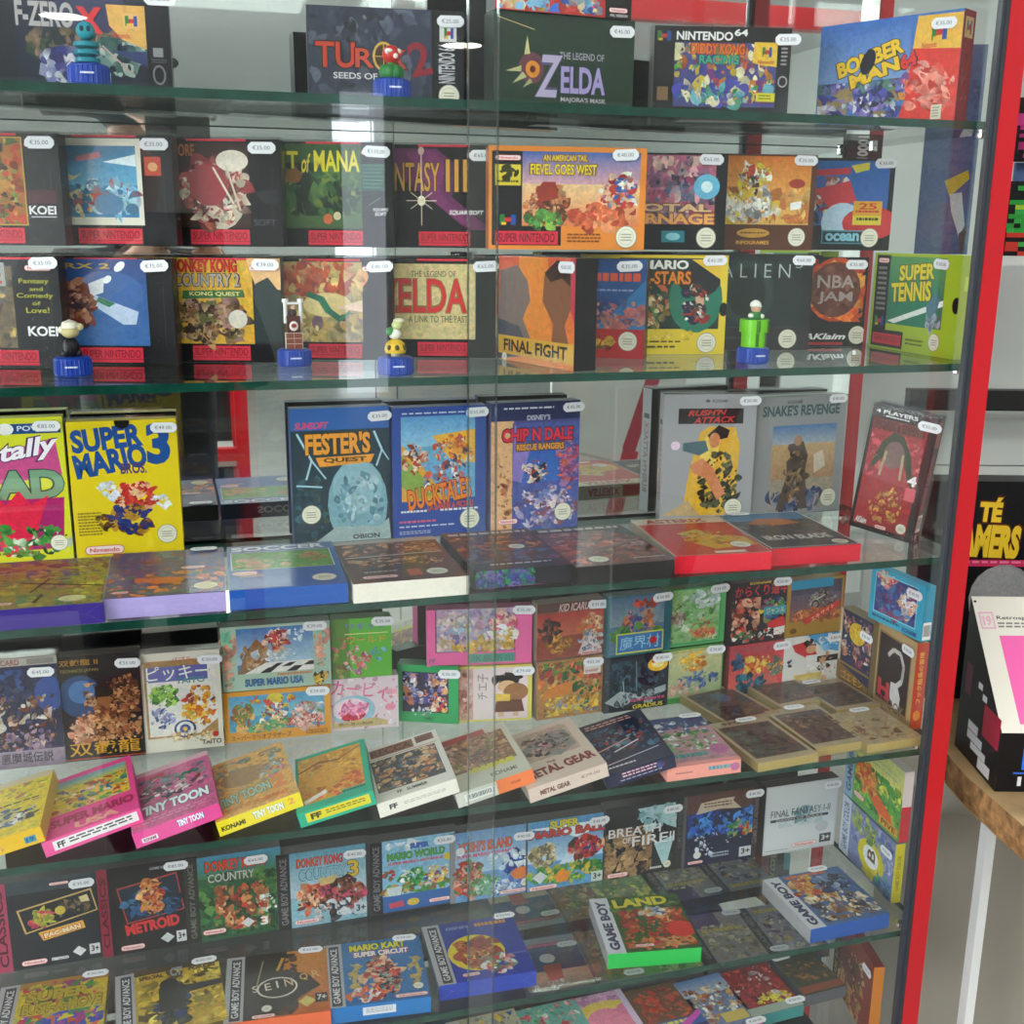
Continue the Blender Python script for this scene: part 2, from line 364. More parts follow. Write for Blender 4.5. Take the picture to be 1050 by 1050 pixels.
GROUP = {'Au': 'game boxes on the top shelf', 'Bu': 'game boxes stacked on the second shelf', 'Cu': 'tall game boxes standing on the third shelf', 'Cf': 'game boxes lying along the third shelf',
 'Du': 'small game boxes standing on the fourth shelf', 'Df': 'small game boxes lying along the fourth shelf', 'Dc': 'clear sleeved boxes lying on the fourth shelf', 'Eu': 'square game boxes standing on the fifth shelf', 'Ef': 'square game boxes lying on the fifth shelf',
 'Fu': 'game boxes standing on the lowest shelf', 'Ff': 'game boxes lying on the lowest shelf'}
# ---------------------------------------------------------------- the game boxes
K = ('131216', '131216', '131216', '131216', '232226')
SN = 'R 0 0 100 100 121116;'
def us(bar=(44, 79)): a, b = bar; return f'R {a} 84 {b} 98 d42c42;W .02;T {a+1.5} 86 {b-1.5} 93.5 7d1524 SUPER NINTENDO;R {a} 94.6 {b} 95.4 8d1a2a;R {a} 0 {b} 2 d42c42;L 94 25 94 82 .4 4a4a50;N 80 7 96 12;'
NB = 'M 0 0 100 100'
# top shelf
U('A', None, (178, .075), -18, .03, 'R 0 0 100 100 22242a;A 24 8 87 92 262a38;E 62 34 20 26 3a3c58;B 26 46 84 70 40 9 5a5040,3a4a3a,7a6a50,8a6a5a,2a3034;B 34 62 66 90 30 9 2e3470,8a90b0,4a4a8a,c8c8d0,30305e;B 64 50 86 84 30 9 2a4a4a,6a8a84,a8b8b0,1e2a3a,3a5a54;L 66 58 80 82 1.6 b09a90;P d9a85a 69 22 88 22 88 60 76 52 70 40;R 77 29 85 42 e0b070;M 78 31 84 40;T 71 46 80 51 c04a3a Nintendo;W .03;T 25 22 53 44 a9a5a5 F-ZERO;W .05;T 54 25 67 48 cf3a40 X;R 88 0 100 100 1a1a1e;R 91 58 96 66 8f9096;E 93.5 82 3.4 9 77797f;E 93.5 82 2.4 7 1a1a1e;I 90 68 98 72 2 5a5c62;P 34406a 70 62 88 62 88 76',
  'dark blue console box with a big red X beside grey title letters', [96, 15, '€45.00'], w=.19, yaw=2, sides=K)
U('A', (317, .19), (476, .175), 12, .03, 'A 0 0 79 100 34394a;B 1 1 78 99 60 9 3a4052,2a2e3c,545a68,444a5c,22252e,5c6474;O 5 33 30 57 c8442c 2a1410 TU;O 30 38 42 56 c85038 2a1410 R;E 48 45 7 14 cfa84a;E 48 45 5.6 11.5 4a3424;L 42 45 54 45 .8 cfa84a;L 48 33 48 57 .8 cfa84a;O 54 38 63 56 b8402c 2a1410 K;K 12;W .02;T 64 30 78 62 8e2430 2;K 0;T 16 61 58 67 d5d5d8 SEEDS OF EVIL;R 80 0 100 100 17171a;R 84 12 95 29 d8d6d2;M 87 16 93 26;V 83 32 94 68 c9c9cc NINTENDO 64;S 90 80 7',
  'grey stone patterned console box with orange title letters and a red figure two', [91, 10, '€25.00'], sides=K)
U('A', (506, .11), (648, .125), 22, .032, 'R 0 0 100 100 26392c;A 0 0 100 100 273a2d;W .01;T 46 36 78 43 aaa6b4 THE LEGEND OF;E 26 54 9 16 6a3f4a;E 27 55 5 8.5 d98b2e;E 27 55 2 3.6 6a2a1a;P c9c48a 23 22 25 40 21 41;P b6b682 8 58 19 52 19 58;P b6b682 13 70 20 58 23 63;P a6a676 20 74 25 64 27 68;W .02 .25;O 29 40 48 82 b4aac8 5a5272 Z;W .03;O 47 50 79 77 a498c8 3c3658 ELDA;W .02;T 47 81 80 87 b4b2b8 MAJORA\'S MASK;L 3 6 28 16 .8 c9b27a',
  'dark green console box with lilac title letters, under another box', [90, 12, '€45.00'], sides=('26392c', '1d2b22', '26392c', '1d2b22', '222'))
zA3 = COUNT[-1][2]
U('A', (508, .105), (647, .12), -90, .03, 'R 0 0 100 100 b8372f;A 0 0 42 100 c8453c;B 1 60 78 99 40 10 d8b848,c8453c,e8d8b0,3a6ac0,d0504a,7ab0d0;R 80 0 100 100 1a1a1d;N 83 90 97 94.5;T 84 96 97 98.5 dededc PAL VERSION',
  'red console box stacked on the dark green one, cut off by the picture edge', zo=zA3+.001, sides=K)
U('A', (668, .16), (806, .125), 29, .03, 'R 0 0 100 100 1f1c1e;M 2 5 12 15;W .03;T 16 5 57 14 f0efec NINTENDO;T 58 2 68 9 f0efec 64;A 15 16 90 82 4a4a86;B 15 17 89 78 70 9 d07a2a,4a9a3a,c9b040,b0452f,4a4a96,e0d8b0,2a6a8a,7a3a7a;B 15 58 89 78 24 8 3a8a4a,4a4aa6,d8d0b0,67b0c0;O 27 17 66 28 e8742a 8a2a14 DIDDY KONG;O 33 29 62 38 4aa88a 1a4a5a RACING;P e8c040 73 15 90 15 90 40 78 38 72 36;M 79 20 86 30;T 76 33 88 37 c03a30 Nintendo;R 91 0 100 100 17171a;I 93 20 98 40 5 a8a8aa;E 95 55 3.6 6 a8a8aa;E 95 55 2.6 4.5 17171a;R 76 67 90 76 d8d020;I 78 69 88 75 2 6a6a20;R 3 62 11 76 8a6a4a;R 0 94 100 100 17171a',
  'black console box with white lettering across the top and a crowded racing picture', [97, 12, '€25.00'], sides=('bdbab4', 'cfccc6', '222', '222', '222'), sleeve=1)
U('A', (832, .20), (978, .035), 8, .032, 'A 0 0 100 100 4a74b4;G 0 0 66 55 4470b8 7a9ccc;B 1 55 66 99 80 9 4a4a9a,38406e,6a6ab0,d8d8e0,a08a5a,5a8a6a,303050,8a7ac0;B 62 40 78 80 20 7 d88a3a,a04a8a,6a5ab0,c87a4a;P d83a30 68 30 100 34 100 100 60 100 66 70;B 66 45 99 90 26 9 e88a78,d85a4a,c8382e,f0a090;P e8b448 70 2 100 3 100 34 68 30;M 80 11 90 25;T 74 26 84 31 c03a30 Nintendo;K 16;W .05;O 14 27 62 42 e8c030 4a3a10 BOMBER;O 24 42 60 55 e8c030 4a3a10 MAN;O 60 33 71 47 d83a38 4a1010 64;K 0;E 37 38 5 12 1c1c24 20;R 84 82 91 95 d8d0b8;I 85 84 90 94 4 8a8a7a',
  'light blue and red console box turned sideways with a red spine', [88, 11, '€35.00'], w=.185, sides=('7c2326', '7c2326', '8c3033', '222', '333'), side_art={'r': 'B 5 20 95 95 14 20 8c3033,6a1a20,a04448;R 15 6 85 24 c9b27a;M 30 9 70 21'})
# second shelf, American boxes fanned two high
BX = dict(w=.181, yaw=14)
U0 = .1315
def UB(pxr, top, d, art, label, price=None, zo=0, yr=.165, **kw): return U('B', None, (pxr, yr), top, d, art, label, price, zo=zo, w=.181, yaw=15.5, sides=K, sleeve=1, **kw)
UB(68, 137, .022, SN+us((44, 76))+'A 25 3 79 82 a8662c;B 26 4 78 81 70 8 b8702c,7a8a3a,8a3a22,d0a050,5a6a30,3a2a1a,c04a2a;F 25 3 79 82 .8 b99a4a;R 79 50 97 62 4a1a26;W .03;T 80 64 96 72 e4e4e4 KOEI;L 81 74 96 74 1 c8c8c8', 'black cartridge box with an orange battle picture, top of the first pile', [90, 8, '€35.00'], U0, yr=.16)
UB(68, 264, .022, SN+us((48, 84))+'A 25 8 72 82 6a5a44;B 26 20 72 82 40 9 7a6a4c,4a4034,a08a5a,5a5a4a,c8a860;R 30 5 68 26 9aa29c;T 34 8 66 24 c02c34 THE;W .01;T 76 19 94 24.5 b8b440 Fantasy;T 82 26.5 90 30 b8b440 and;T 74 32 96 37.5 b8b440 Comedy;T 83 39.5 88 43 b8b440 of;T 79 45 93 50 b8b440 Love!;W .03;T 79 62 97 71 e4e4e4 KOEI', 'black cartridge box with yellow italic slogan lines, bottom of the first pile', [92, 5, '€35.00'], yr=.16)
UB(182, 139, .022, SN+us((40, 79))+'R 31 3 81 81 e6e2d2;A 34 9.5 78 74 3a86b8;G 34 9.5 78 45 2f7fae 6ab0d4;B 40 40 78 73 34 8 a8d4e4,7ab8d8,c8e0e8,4a8ab0,b05a4a;B 34 45 50 73 12 6 d8cfa0,2a6a8a,c04a40;P d58a9a 42 19 56 15 57 20 42 24;P e0f0f4 58 24 78 17 78 28;P d9cfa2 34 33 40 37 45 34 40 40 34 41;R 83 19 93 36 b84434;E 88 28 3 4 d8a070;E 60 62 9 10 5a8ab0;E 74 66 4 5 4a7a9a', 'black cartridge box with a white framed pale blue racing picture', [90, 8, '€35.00'], U0)
UB(182, 265, .022, SN+us((40, 79))+'A 30 1 84 82 2a4a86;G 30 1 84 82 2c4a84 3b6aa6;E 60 32 22 20 3f66a2;P b8c8e0 44 30 78 50 76 62 68 62 46 40;P d8dce4 48 24 58 18 57 32 49 36;P 3a7a5a 54 36 64 42 60 46 52 40;B 30 20 50 66 30 8 7a3a2e,a86a4a,3a2a36,c08a70,4a2a3a;E 68 8 4 3.5 f4f4f4 -40;E 60 20 3 3 f4f4f4 -40;T 34 5 62 10 c8a83a RX 2', 'black cartridge box with a deep blue night picture and white streaks', [90, 7, '€75.00'])
UB(291, 143, .022, SN+us((42, 79))+'A 22 4 80 82 3a2620;W .02;T 37 5 47 16 b8662c ORE;E 62 50 16 34 c8bca8;B 38 18 78 80 80 8 8a3038,b85a50,d8c8b0,5a2028,e0d8c8,7a4a3a,a84a50;E 55 42 12 20 a03c44;E 70 20 10 10 e8dccc;L 58 26 70 60 2 e8dcc8;L 66 24 74 66 2 d8c8b0;P 2e2e33 83 48 97 46 98 58 90 60;W .02;T 82 74 96 80 55565c SOFT', 'black cartridge box with a pink crab like creature picture', [89, 8, '€35.00'], U0)
UB(291, 265, .022, 'A 0 0 100 100 d8a83a;R 82 0 100 100 26262b;P e8b880 78 0 100 0 100 30 84 26;P 2c3a3a 84 24 92 18 100 34 100 80 82 80;R 0 82 100 100 121116;'+us((42, 79))+'B 25 38 80 80 90 7 5a3a26,8a5a34,3a2a20,b08a5a,6a6a3a,a07a70,2a2622,c8a878;O 32 2 72 13 d8382c 6a1410 DONKEY KONG;O 33 15 74 27 a8a49c 3a3a3a COUNTRY 2;P 3a6a3a 38 31 76 30 77 37 37 39;T 42 32 74 36.5 e0d890 KONG QUEST;E 72 58 6 9 d8d0c0;I 84 6 94 9 1 8a5a2a', 'yellow topped cartridge box with red title over a crowded brown picture', [91, 6, '€39.00'])
UB(404, 146, .022, SN+us((45, 80))+'A 22 2 80 82 3a5a34;B 23 20 80 80 70 10 3f6a3a,2a4a2a,5a7a3a,7a8a3a,2a3a2c,587a44,1f3324;G 23 70 80 82 4a6a3a 3f5a34;W .025;T 33 9 40 28 e8d63a T;W .02 .3;T 42 11 48 29 e8d63a of;W .025;T 50 8 79 28 e8d63a MANA;E 58 73 3 5 c8643a;E 64 70 2.4 4 d8c8a0;E 37 32 5 7 8a5a2a;R 80 20 95 46 1f4a40;I 81 21 94 45 7 3a7a68;L 84 60 92 52 .8 6a7a6a;W .02 .2;T 87 62 97 65.5 e4e4e4 SQUARE;T 88 66 96 69.5 e4e4e4 SOFT', 'black cartridge box with a green forest picture and yellow title', [90, 9, '€110.00'], U0)
UB(404, 266, .022, SN+us((44, 79))+'A 22 3 80 82 b8a06a;B 23 4 80 36 36 10 b8563a,a84a38,d8b878,9a4a4a,c87a5a;B 23 36 80 82 50 9 c8a860,8a7a6a,a89a7a,7a5a6a,d8c080,9a8a50;E 57 45 16 12 dcc68a;L 44 34 54 40 6 2a6a54;L 53 39 58 52 7 2f7a5c;L 57 50 66 60 6 2a6a54;L 65 60 72 52 3 3a8a68;P e8c8b0 62 48 80 40 80 52', 'black cartridge box with a sandy canyon picture and green winding shape', [92, 7, '€80.00'])
UB(510, 149, .022, SN+us((48, 82))+'P 6a2a5a 30 4 60 4 72 18 70 50 86 70 96 82 80 82 62 60 44 40 34 30;P 7c3468 40 8 58 6 66 20 62 46 80 72 88 80 76 76 56 52;W .01;O 22 17 62 45 d8a040 3a1a2a FANTASY;W .01;O 66 14 80 45 d8a040 3a1a2a III;L 50 4 50 78 1 d8c8b0;E 50 54 2.6 5 fff4e0;L 40 54 60 54 .8 f4e4c8;L 43 46 57 62 .7 f4e4c8;L 57 46 43 62 .7 f4e4c8;E 50 6 2 4 c8a898;W .03 .3;T 68 63 91 68 f0f0f0 SQUARESOFT', 'black cartridge box with a purple swoosh and gold numeral three', [90, 10, '€65.00'], U0)
UB(510, 266, .022, SN+us((46, 80))+'R 20 5 85 81 cdbb86;A 20 5 85 81 cdbb86;W .01;T 42 12 72 18 5a5a44 THE LEGEND OF;O 20 20 79 54 cf2f35 8a6a3a ZELDA;T 40 57 80 64 5a5a44 A LINK TO THE PAST', 'black cartridge box with a beige panel and large red title', [92, 7, '€65.00'])
# second shelf, European boxes
Y1 = ('a8682a', 'd0782a', 'e88a34', '222', '222')
seal = 'S 89 88 6;'
U('B', (345, 0) if 0 else (511, .165), (588, .012), 265, .03, 'A 0 0 100 100 c8504a;G 0 0 100 100 d8583a e8843a;P e88a3a 28 0 66 0 74 100 30 100;P 7a6a66 2 14 26 8 40 22 44 40 34 58 46 78 0 84;P 4a4a5a 0 60 30 66 44 92 0 100;P 8a5a40 62 16 78 4 98 8 98 40 88 60 96 84 70 96 74 60 60 40;P 3a2622 62 14 78 2 99 6 99 28 84 18 70 22;P c83a52 94 0 100 0 100 60 95 44;R 0 76 100 94 d8a83c;W .03;T 8 79 92 91 221a14 FINAL FIGHT;S 9 97 3.5', 'narrow turned cartridge box with two facing heads and a yellow title band', [92, 8, '€60.00'], sides=('1f1d22', '1f1d22', '333', '222', '222'), sleeve=1)
U('B', None, (660, .115), 266, .024, 'A 0 0 100 72 274c86;G 0 0 100 72 26508a 3a5a8a;P 3a7ab0 100 20 78 52 60 72 100 72;B 50 40 100 72 24 8 b86a6a,5a6a9a,3a4a7a,c88a7a;I 58 14 97 30 1 d85a3a;I 64 30 92 34 1 8a9ac8;R 0 70 100 100 b82f34;B 20 76 78 94 22 6 c8a03c,5a7a3a,d8c060,8a2a2a;S 88 82 7', 'dark blue cartridge box with a red lower band, leaning behind the turned one', [88, 7, '€35.00'], w=.172, yaw=31, sides=('3a2a2a', '8a2a2a', '274c86', '222', '222'), sleeve=0)
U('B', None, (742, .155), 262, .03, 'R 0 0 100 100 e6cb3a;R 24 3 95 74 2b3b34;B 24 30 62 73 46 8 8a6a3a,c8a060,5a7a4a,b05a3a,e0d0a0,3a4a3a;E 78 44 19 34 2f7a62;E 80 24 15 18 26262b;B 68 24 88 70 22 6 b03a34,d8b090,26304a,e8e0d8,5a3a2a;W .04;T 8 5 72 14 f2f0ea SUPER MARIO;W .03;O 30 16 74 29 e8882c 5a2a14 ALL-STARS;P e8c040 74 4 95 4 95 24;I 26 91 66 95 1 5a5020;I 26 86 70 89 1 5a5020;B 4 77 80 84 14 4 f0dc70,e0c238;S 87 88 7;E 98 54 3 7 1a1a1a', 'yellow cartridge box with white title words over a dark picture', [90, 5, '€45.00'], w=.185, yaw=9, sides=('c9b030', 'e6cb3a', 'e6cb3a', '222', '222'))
U('B', None, (828, .185), 261, .03, 'R 0 0 100 100 1a1d20;A 6 5 92 76 202a2a;E 52 40 20 34 2c3e3a;E 52 40 14 26 1c2624;W -.01;T 32 10 83 24 b8c4c0 A L I E N;T 87 5 92 14 b8c4c0 3;L 6 76 92 76 .5 5a6264;R 0 77 100 100 2c2a2c;S 84 88 7;I 10 86 50 90 1 4a4c50', 'nearly black cartridge box with thin spaced pale letters, behind the pipe figurine', [92, 6, '€60.00'], w=.185, yaw=9, sides=K, sleeve=1)
U('B', None, (884, .217), 264, .03, 'R 0 0 100 100 1c1a1c;E 76 36 23 36 c8481f;B 56 2 98 72 40 8 e8742a,d0501f,f0a040,a8301a;E 75 36 20 31 6a3a30;B 58 10 92 62 20 7 7a4a3c,5a2a26,8a5a4a;T 61 20 90 34 a89a94 NBA;T 62 38 89 52 a89a94 JAM;R 30 78 100 100 1a181a;W .03 .3;T 52 85 86 92 f0f0f0 AKlaim;R 56 95 84 98 b02a34;S 95 87 7', 'black cartridge box with a burning orange ring around a brown ball', [90, 8, '€35.00'], w=.185, yaw=9, sides=K)
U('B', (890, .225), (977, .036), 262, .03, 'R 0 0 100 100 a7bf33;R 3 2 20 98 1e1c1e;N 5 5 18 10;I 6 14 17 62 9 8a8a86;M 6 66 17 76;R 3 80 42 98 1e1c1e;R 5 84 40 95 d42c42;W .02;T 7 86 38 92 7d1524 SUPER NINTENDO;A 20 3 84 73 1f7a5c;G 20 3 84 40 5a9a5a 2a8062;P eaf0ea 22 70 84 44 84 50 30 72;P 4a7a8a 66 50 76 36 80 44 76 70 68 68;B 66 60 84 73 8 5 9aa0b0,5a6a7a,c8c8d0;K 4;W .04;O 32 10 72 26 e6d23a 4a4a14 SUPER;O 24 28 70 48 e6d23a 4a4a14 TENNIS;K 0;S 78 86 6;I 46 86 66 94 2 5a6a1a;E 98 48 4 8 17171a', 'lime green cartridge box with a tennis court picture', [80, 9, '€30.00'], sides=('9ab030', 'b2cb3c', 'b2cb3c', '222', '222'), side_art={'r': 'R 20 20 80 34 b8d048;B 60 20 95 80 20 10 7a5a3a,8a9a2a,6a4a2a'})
zR = .131
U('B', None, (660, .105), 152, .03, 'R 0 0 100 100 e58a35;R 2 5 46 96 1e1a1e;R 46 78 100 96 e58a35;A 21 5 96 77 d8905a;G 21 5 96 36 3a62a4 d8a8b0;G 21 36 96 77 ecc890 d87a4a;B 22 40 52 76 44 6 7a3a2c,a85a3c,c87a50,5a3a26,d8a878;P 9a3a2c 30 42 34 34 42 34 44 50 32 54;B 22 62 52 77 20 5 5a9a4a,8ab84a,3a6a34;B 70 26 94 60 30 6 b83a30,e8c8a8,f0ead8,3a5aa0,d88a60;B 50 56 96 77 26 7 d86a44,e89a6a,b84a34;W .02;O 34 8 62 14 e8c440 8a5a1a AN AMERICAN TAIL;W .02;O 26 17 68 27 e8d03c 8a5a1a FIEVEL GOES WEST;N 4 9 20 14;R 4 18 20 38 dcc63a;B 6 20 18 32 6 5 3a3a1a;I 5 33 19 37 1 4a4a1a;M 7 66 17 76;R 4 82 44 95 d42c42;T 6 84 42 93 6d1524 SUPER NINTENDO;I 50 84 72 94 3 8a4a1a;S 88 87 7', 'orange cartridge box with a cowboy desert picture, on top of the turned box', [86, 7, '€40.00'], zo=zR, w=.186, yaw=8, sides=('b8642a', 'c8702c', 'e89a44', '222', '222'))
U('B', None, (742, .152), 158, .03, 'R 0 0 100 100 100f13;A 10 2 92 73 b0627a;B 10 3 92 72 110 8 c87a8a,8a5a7a,5a5a7a,d8a0a8,6a7a9a,a84a6a,3a3a4a,e0b8b0;E 86 34 9 13 6ab8d8;E 86 34 4 6 d8f0f4;W .04;O 30 52 90 60 e8c890 8a3a2a TOTAL;O 24 62 92 73 f0b060 8a3a2a CARNAGE;R 56 80 72 92 2a7a8a;E 64 86 5 4 8ac8d0;S 87 87 7', 'black framed cartridge box with a pink and violet robot picture', [88, 6, '€65.00'], zo=zR, w=.185, yaw=9, sides=K)
U('B', None, (832, .182), 159, .03, 'R 0 0 100 100 5a3220;A 8 2 96 73 d88a34;G 8 2 96 73 d87a2a e8b860;B 20 34 96 72 36 9 c87a3a,d8a04a,b06a34,e8c070;B 44 10 66 40 30 6 d8c83a,3a3a3a,e8e4dc,c84a34;B 30 40 74 72 36 7 efece4,e0dcd4,8a8a8a,d8b83a,f4f2ec;E 86 30 6 5 a83a2c;P f0f0ec 82 50 90 48 90 56 82 58;E 56 82 12 5 c8963a;I 47 81 65 84 1 5a3220;W .02;T 44 90 68 94 e0a84a INFOGRAMES;S 88 86 6.5', 'brown cartridge box with an orange prairie rider picture', [91, 6, '€25.00'], zo=zR, w=.185, yaw=9, sides=('4a2a1c',)*5)
U('B', None, (911, .213), 163, .03, 'R 0 0 100 100 17181c;A 14 3 96 73 2a5a9a;G 40 3 96 73 2a6aba 3a5a9a;B 14 20 66 72 60 8 b82f34,8a2a2a,d8d4d0,3a4a6a,a05a4a,1f2a3a;P c83440 40 34 66 24 72 46 52 56;P c83440 34 14 66 10 66 17 36 20;E 62 70 16 22 b8d4e8;E 84 70 22 18 c8383c;R 70 46 92 62 d8a02c;R 70 62 92 72 d8c83a;T 74 48 88 55 c8342c 25;I 72 56 90 61 1 c8342c;I 73 64 90 70 1 2a2a1a;P d8c84a 66 8 80 4 80 12 70 16;R 47 78 79 93 4a8a9a;R 48 79.5 78 91.5 1a2a34;W .04;T 50 81 76 90 8ac8d8 ocean;S 84 86 7', 'black cartridge box with a red and blue racing car picture', [92, 5, '€30.00'], zo=zR, w=.185, yaw=9, sides=K)
# third shelf, tall boxes standing at the back
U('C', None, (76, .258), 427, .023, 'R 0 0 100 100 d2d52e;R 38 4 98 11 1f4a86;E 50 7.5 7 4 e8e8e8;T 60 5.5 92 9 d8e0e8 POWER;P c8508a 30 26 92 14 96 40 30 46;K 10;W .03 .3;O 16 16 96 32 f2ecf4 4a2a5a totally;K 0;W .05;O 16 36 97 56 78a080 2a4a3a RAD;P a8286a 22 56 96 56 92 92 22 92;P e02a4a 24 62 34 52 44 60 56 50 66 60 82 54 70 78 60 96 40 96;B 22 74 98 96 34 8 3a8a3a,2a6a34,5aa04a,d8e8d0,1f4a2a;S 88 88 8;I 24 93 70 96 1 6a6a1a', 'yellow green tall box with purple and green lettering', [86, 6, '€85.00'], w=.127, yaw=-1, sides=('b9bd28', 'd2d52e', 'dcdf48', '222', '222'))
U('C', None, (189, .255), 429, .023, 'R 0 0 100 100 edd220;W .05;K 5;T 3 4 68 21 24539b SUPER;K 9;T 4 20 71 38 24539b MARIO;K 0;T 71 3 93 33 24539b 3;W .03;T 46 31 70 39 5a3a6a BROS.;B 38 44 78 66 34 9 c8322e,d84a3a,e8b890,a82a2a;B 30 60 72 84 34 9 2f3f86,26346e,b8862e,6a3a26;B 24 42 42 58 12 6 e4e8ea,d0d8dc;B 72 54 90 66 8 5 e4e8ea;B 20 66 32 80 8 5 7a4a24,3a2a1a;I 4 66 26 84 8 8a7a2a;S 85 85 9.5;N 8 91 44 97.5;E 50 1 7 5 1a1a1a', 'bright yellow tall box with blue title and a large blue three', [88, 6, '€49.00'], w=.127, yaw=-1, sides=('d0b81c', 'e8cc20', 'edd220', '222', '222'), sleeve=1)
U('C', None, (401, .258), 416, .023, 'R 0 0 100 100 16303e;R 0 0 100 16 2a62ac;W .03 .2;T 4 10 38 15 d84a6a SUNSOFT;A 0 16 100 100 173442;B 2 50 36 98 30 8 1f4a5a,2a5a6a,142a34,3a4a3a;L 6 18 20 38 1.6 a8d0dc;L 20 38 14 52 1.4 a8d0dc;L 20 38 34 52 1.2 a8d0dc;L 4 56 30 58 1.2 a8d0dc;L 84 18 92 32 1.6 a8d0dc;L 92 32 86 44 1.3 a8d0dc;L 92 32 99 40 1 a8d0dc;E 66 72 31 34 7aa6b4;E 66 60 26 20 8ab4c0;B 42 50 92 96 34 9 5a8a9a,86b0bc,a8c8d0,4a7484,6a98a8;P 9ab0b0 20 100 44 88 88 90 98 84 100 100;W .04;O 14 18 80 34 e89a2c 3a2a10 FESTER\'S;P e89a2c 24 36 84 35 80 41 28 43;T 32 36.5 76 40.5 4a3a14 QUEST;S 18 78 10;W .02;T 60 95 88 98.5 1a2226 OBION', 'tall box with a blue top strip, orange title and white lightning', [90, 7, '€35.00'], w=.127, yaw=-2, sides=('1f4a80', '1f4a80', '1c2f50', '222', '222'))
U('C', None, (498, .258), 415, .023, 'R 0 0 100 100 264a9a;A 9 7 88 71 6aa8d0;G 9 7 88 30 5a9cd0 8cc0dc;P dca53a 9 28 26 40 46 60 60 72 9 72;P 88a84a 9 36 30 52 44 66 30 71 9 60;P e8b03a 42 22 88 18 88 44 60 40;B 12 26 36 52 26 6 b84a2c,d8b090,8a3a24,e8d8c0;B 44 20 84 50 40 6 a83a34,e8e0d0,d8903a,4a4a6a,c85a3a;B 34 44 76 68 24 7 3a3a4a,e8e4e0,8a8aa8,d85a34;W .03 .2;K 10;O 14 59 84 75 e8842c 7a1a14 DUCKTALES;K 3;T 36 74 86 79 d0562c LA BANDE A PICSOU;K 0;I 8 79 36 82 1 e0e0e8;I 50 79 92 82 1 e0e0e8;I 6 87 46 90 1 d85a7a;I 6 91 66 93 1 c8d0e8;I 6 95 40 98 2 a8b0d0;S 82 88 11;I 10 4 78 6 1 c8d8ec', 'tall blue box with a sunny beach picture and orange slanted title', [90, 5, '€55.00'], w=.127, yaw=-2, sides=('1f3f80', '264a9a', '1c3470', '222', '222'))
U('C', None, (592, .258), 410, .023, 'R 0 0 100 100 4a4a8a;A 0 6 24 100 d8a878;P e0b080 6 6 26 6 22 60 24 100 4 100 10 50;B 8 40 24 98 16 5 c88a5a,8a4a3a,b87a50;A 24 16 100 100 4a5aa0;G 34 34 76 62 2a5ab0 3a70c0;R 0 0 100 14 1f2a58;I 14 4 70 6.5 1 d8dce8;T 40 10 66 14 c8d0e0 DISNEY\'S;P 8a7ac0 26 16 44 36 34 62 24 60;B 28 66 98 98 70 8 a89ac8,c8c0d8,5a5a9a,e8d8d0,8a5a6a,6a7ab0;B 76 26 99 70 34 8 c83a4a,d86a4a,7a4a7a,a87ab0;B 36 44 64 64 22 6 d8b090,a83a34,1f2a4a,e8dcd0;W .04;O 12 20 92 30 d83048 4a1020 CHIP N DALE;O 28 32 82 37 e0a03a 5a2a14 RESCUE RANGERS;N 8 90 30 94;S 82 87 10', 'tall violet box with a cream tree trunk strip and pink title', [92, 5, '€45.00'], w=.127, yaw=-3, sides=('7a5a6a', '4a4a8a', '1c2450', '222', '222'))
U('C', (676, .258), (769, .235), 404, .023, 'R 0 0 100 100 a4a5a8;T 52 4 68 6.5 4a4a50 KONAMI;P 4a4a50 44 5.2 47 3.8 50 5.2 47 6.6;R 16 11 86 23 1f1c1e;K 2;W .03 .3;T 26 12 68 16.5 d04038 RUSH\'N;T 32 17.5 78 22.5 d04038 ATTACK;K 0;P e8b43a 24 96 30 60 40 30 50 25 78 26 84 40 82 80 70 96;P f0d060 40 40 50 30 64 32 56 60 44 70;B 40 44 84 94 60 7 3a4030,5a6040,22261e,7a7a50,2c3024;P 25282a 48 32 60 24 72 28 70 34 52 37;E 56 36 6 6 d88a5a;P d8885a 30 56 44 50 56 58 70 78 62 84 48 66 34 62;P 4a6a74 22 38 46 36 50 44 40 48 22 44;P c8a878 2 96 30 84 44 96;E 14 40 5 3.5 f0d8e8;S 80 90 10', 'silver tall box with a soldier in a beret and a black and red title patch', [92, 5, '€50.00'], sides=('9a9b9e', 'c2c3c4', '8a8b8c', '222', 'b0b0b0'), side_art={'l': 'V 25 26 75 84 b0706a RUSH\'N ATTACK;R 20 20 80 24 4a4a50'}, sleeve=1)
U('C', (768, .245), (860, .258), 404, .023, 'R 0 0 100 100 97989a;T 34 3 50 6 4a4a50 KONAMI;W .03;O 8 7 92 16 35505a 8a9490 SNAKE\'S REVENGE;A 20 24 90 96 a89a86;G 20 24 90 40 4a7ab0 a8b0b8;G 20 40 90 70 c8a478 b08a6a;B 20 76 90 97 40 9 3a4a78,2a3450,5a6a90,8a8a9a;P 5a4a44 38 40 54 38 60 50 58 62 62 96 52 96 48 70 36 96 28 96 38 66 36 50;P 4a3c36 40 46 56 44 58 54 42 56;E 48 37 4.5 4.5 b08464;P c09a70 24 54 38 44 42 50 30 60;P d8c8b4 66 50 76 46 80 60 68 66;B 36 44 60 92 24 6 8a6a4a,5a4a3c,a8845a,3a3430;S 86 88 9', 'silver tall box with a standing fighter picture and green title', [88, 3, '€40.00'], sides=('8a8b8e', '9a9b9e', '8a8b8c', '222', '222'), sleeve=1)
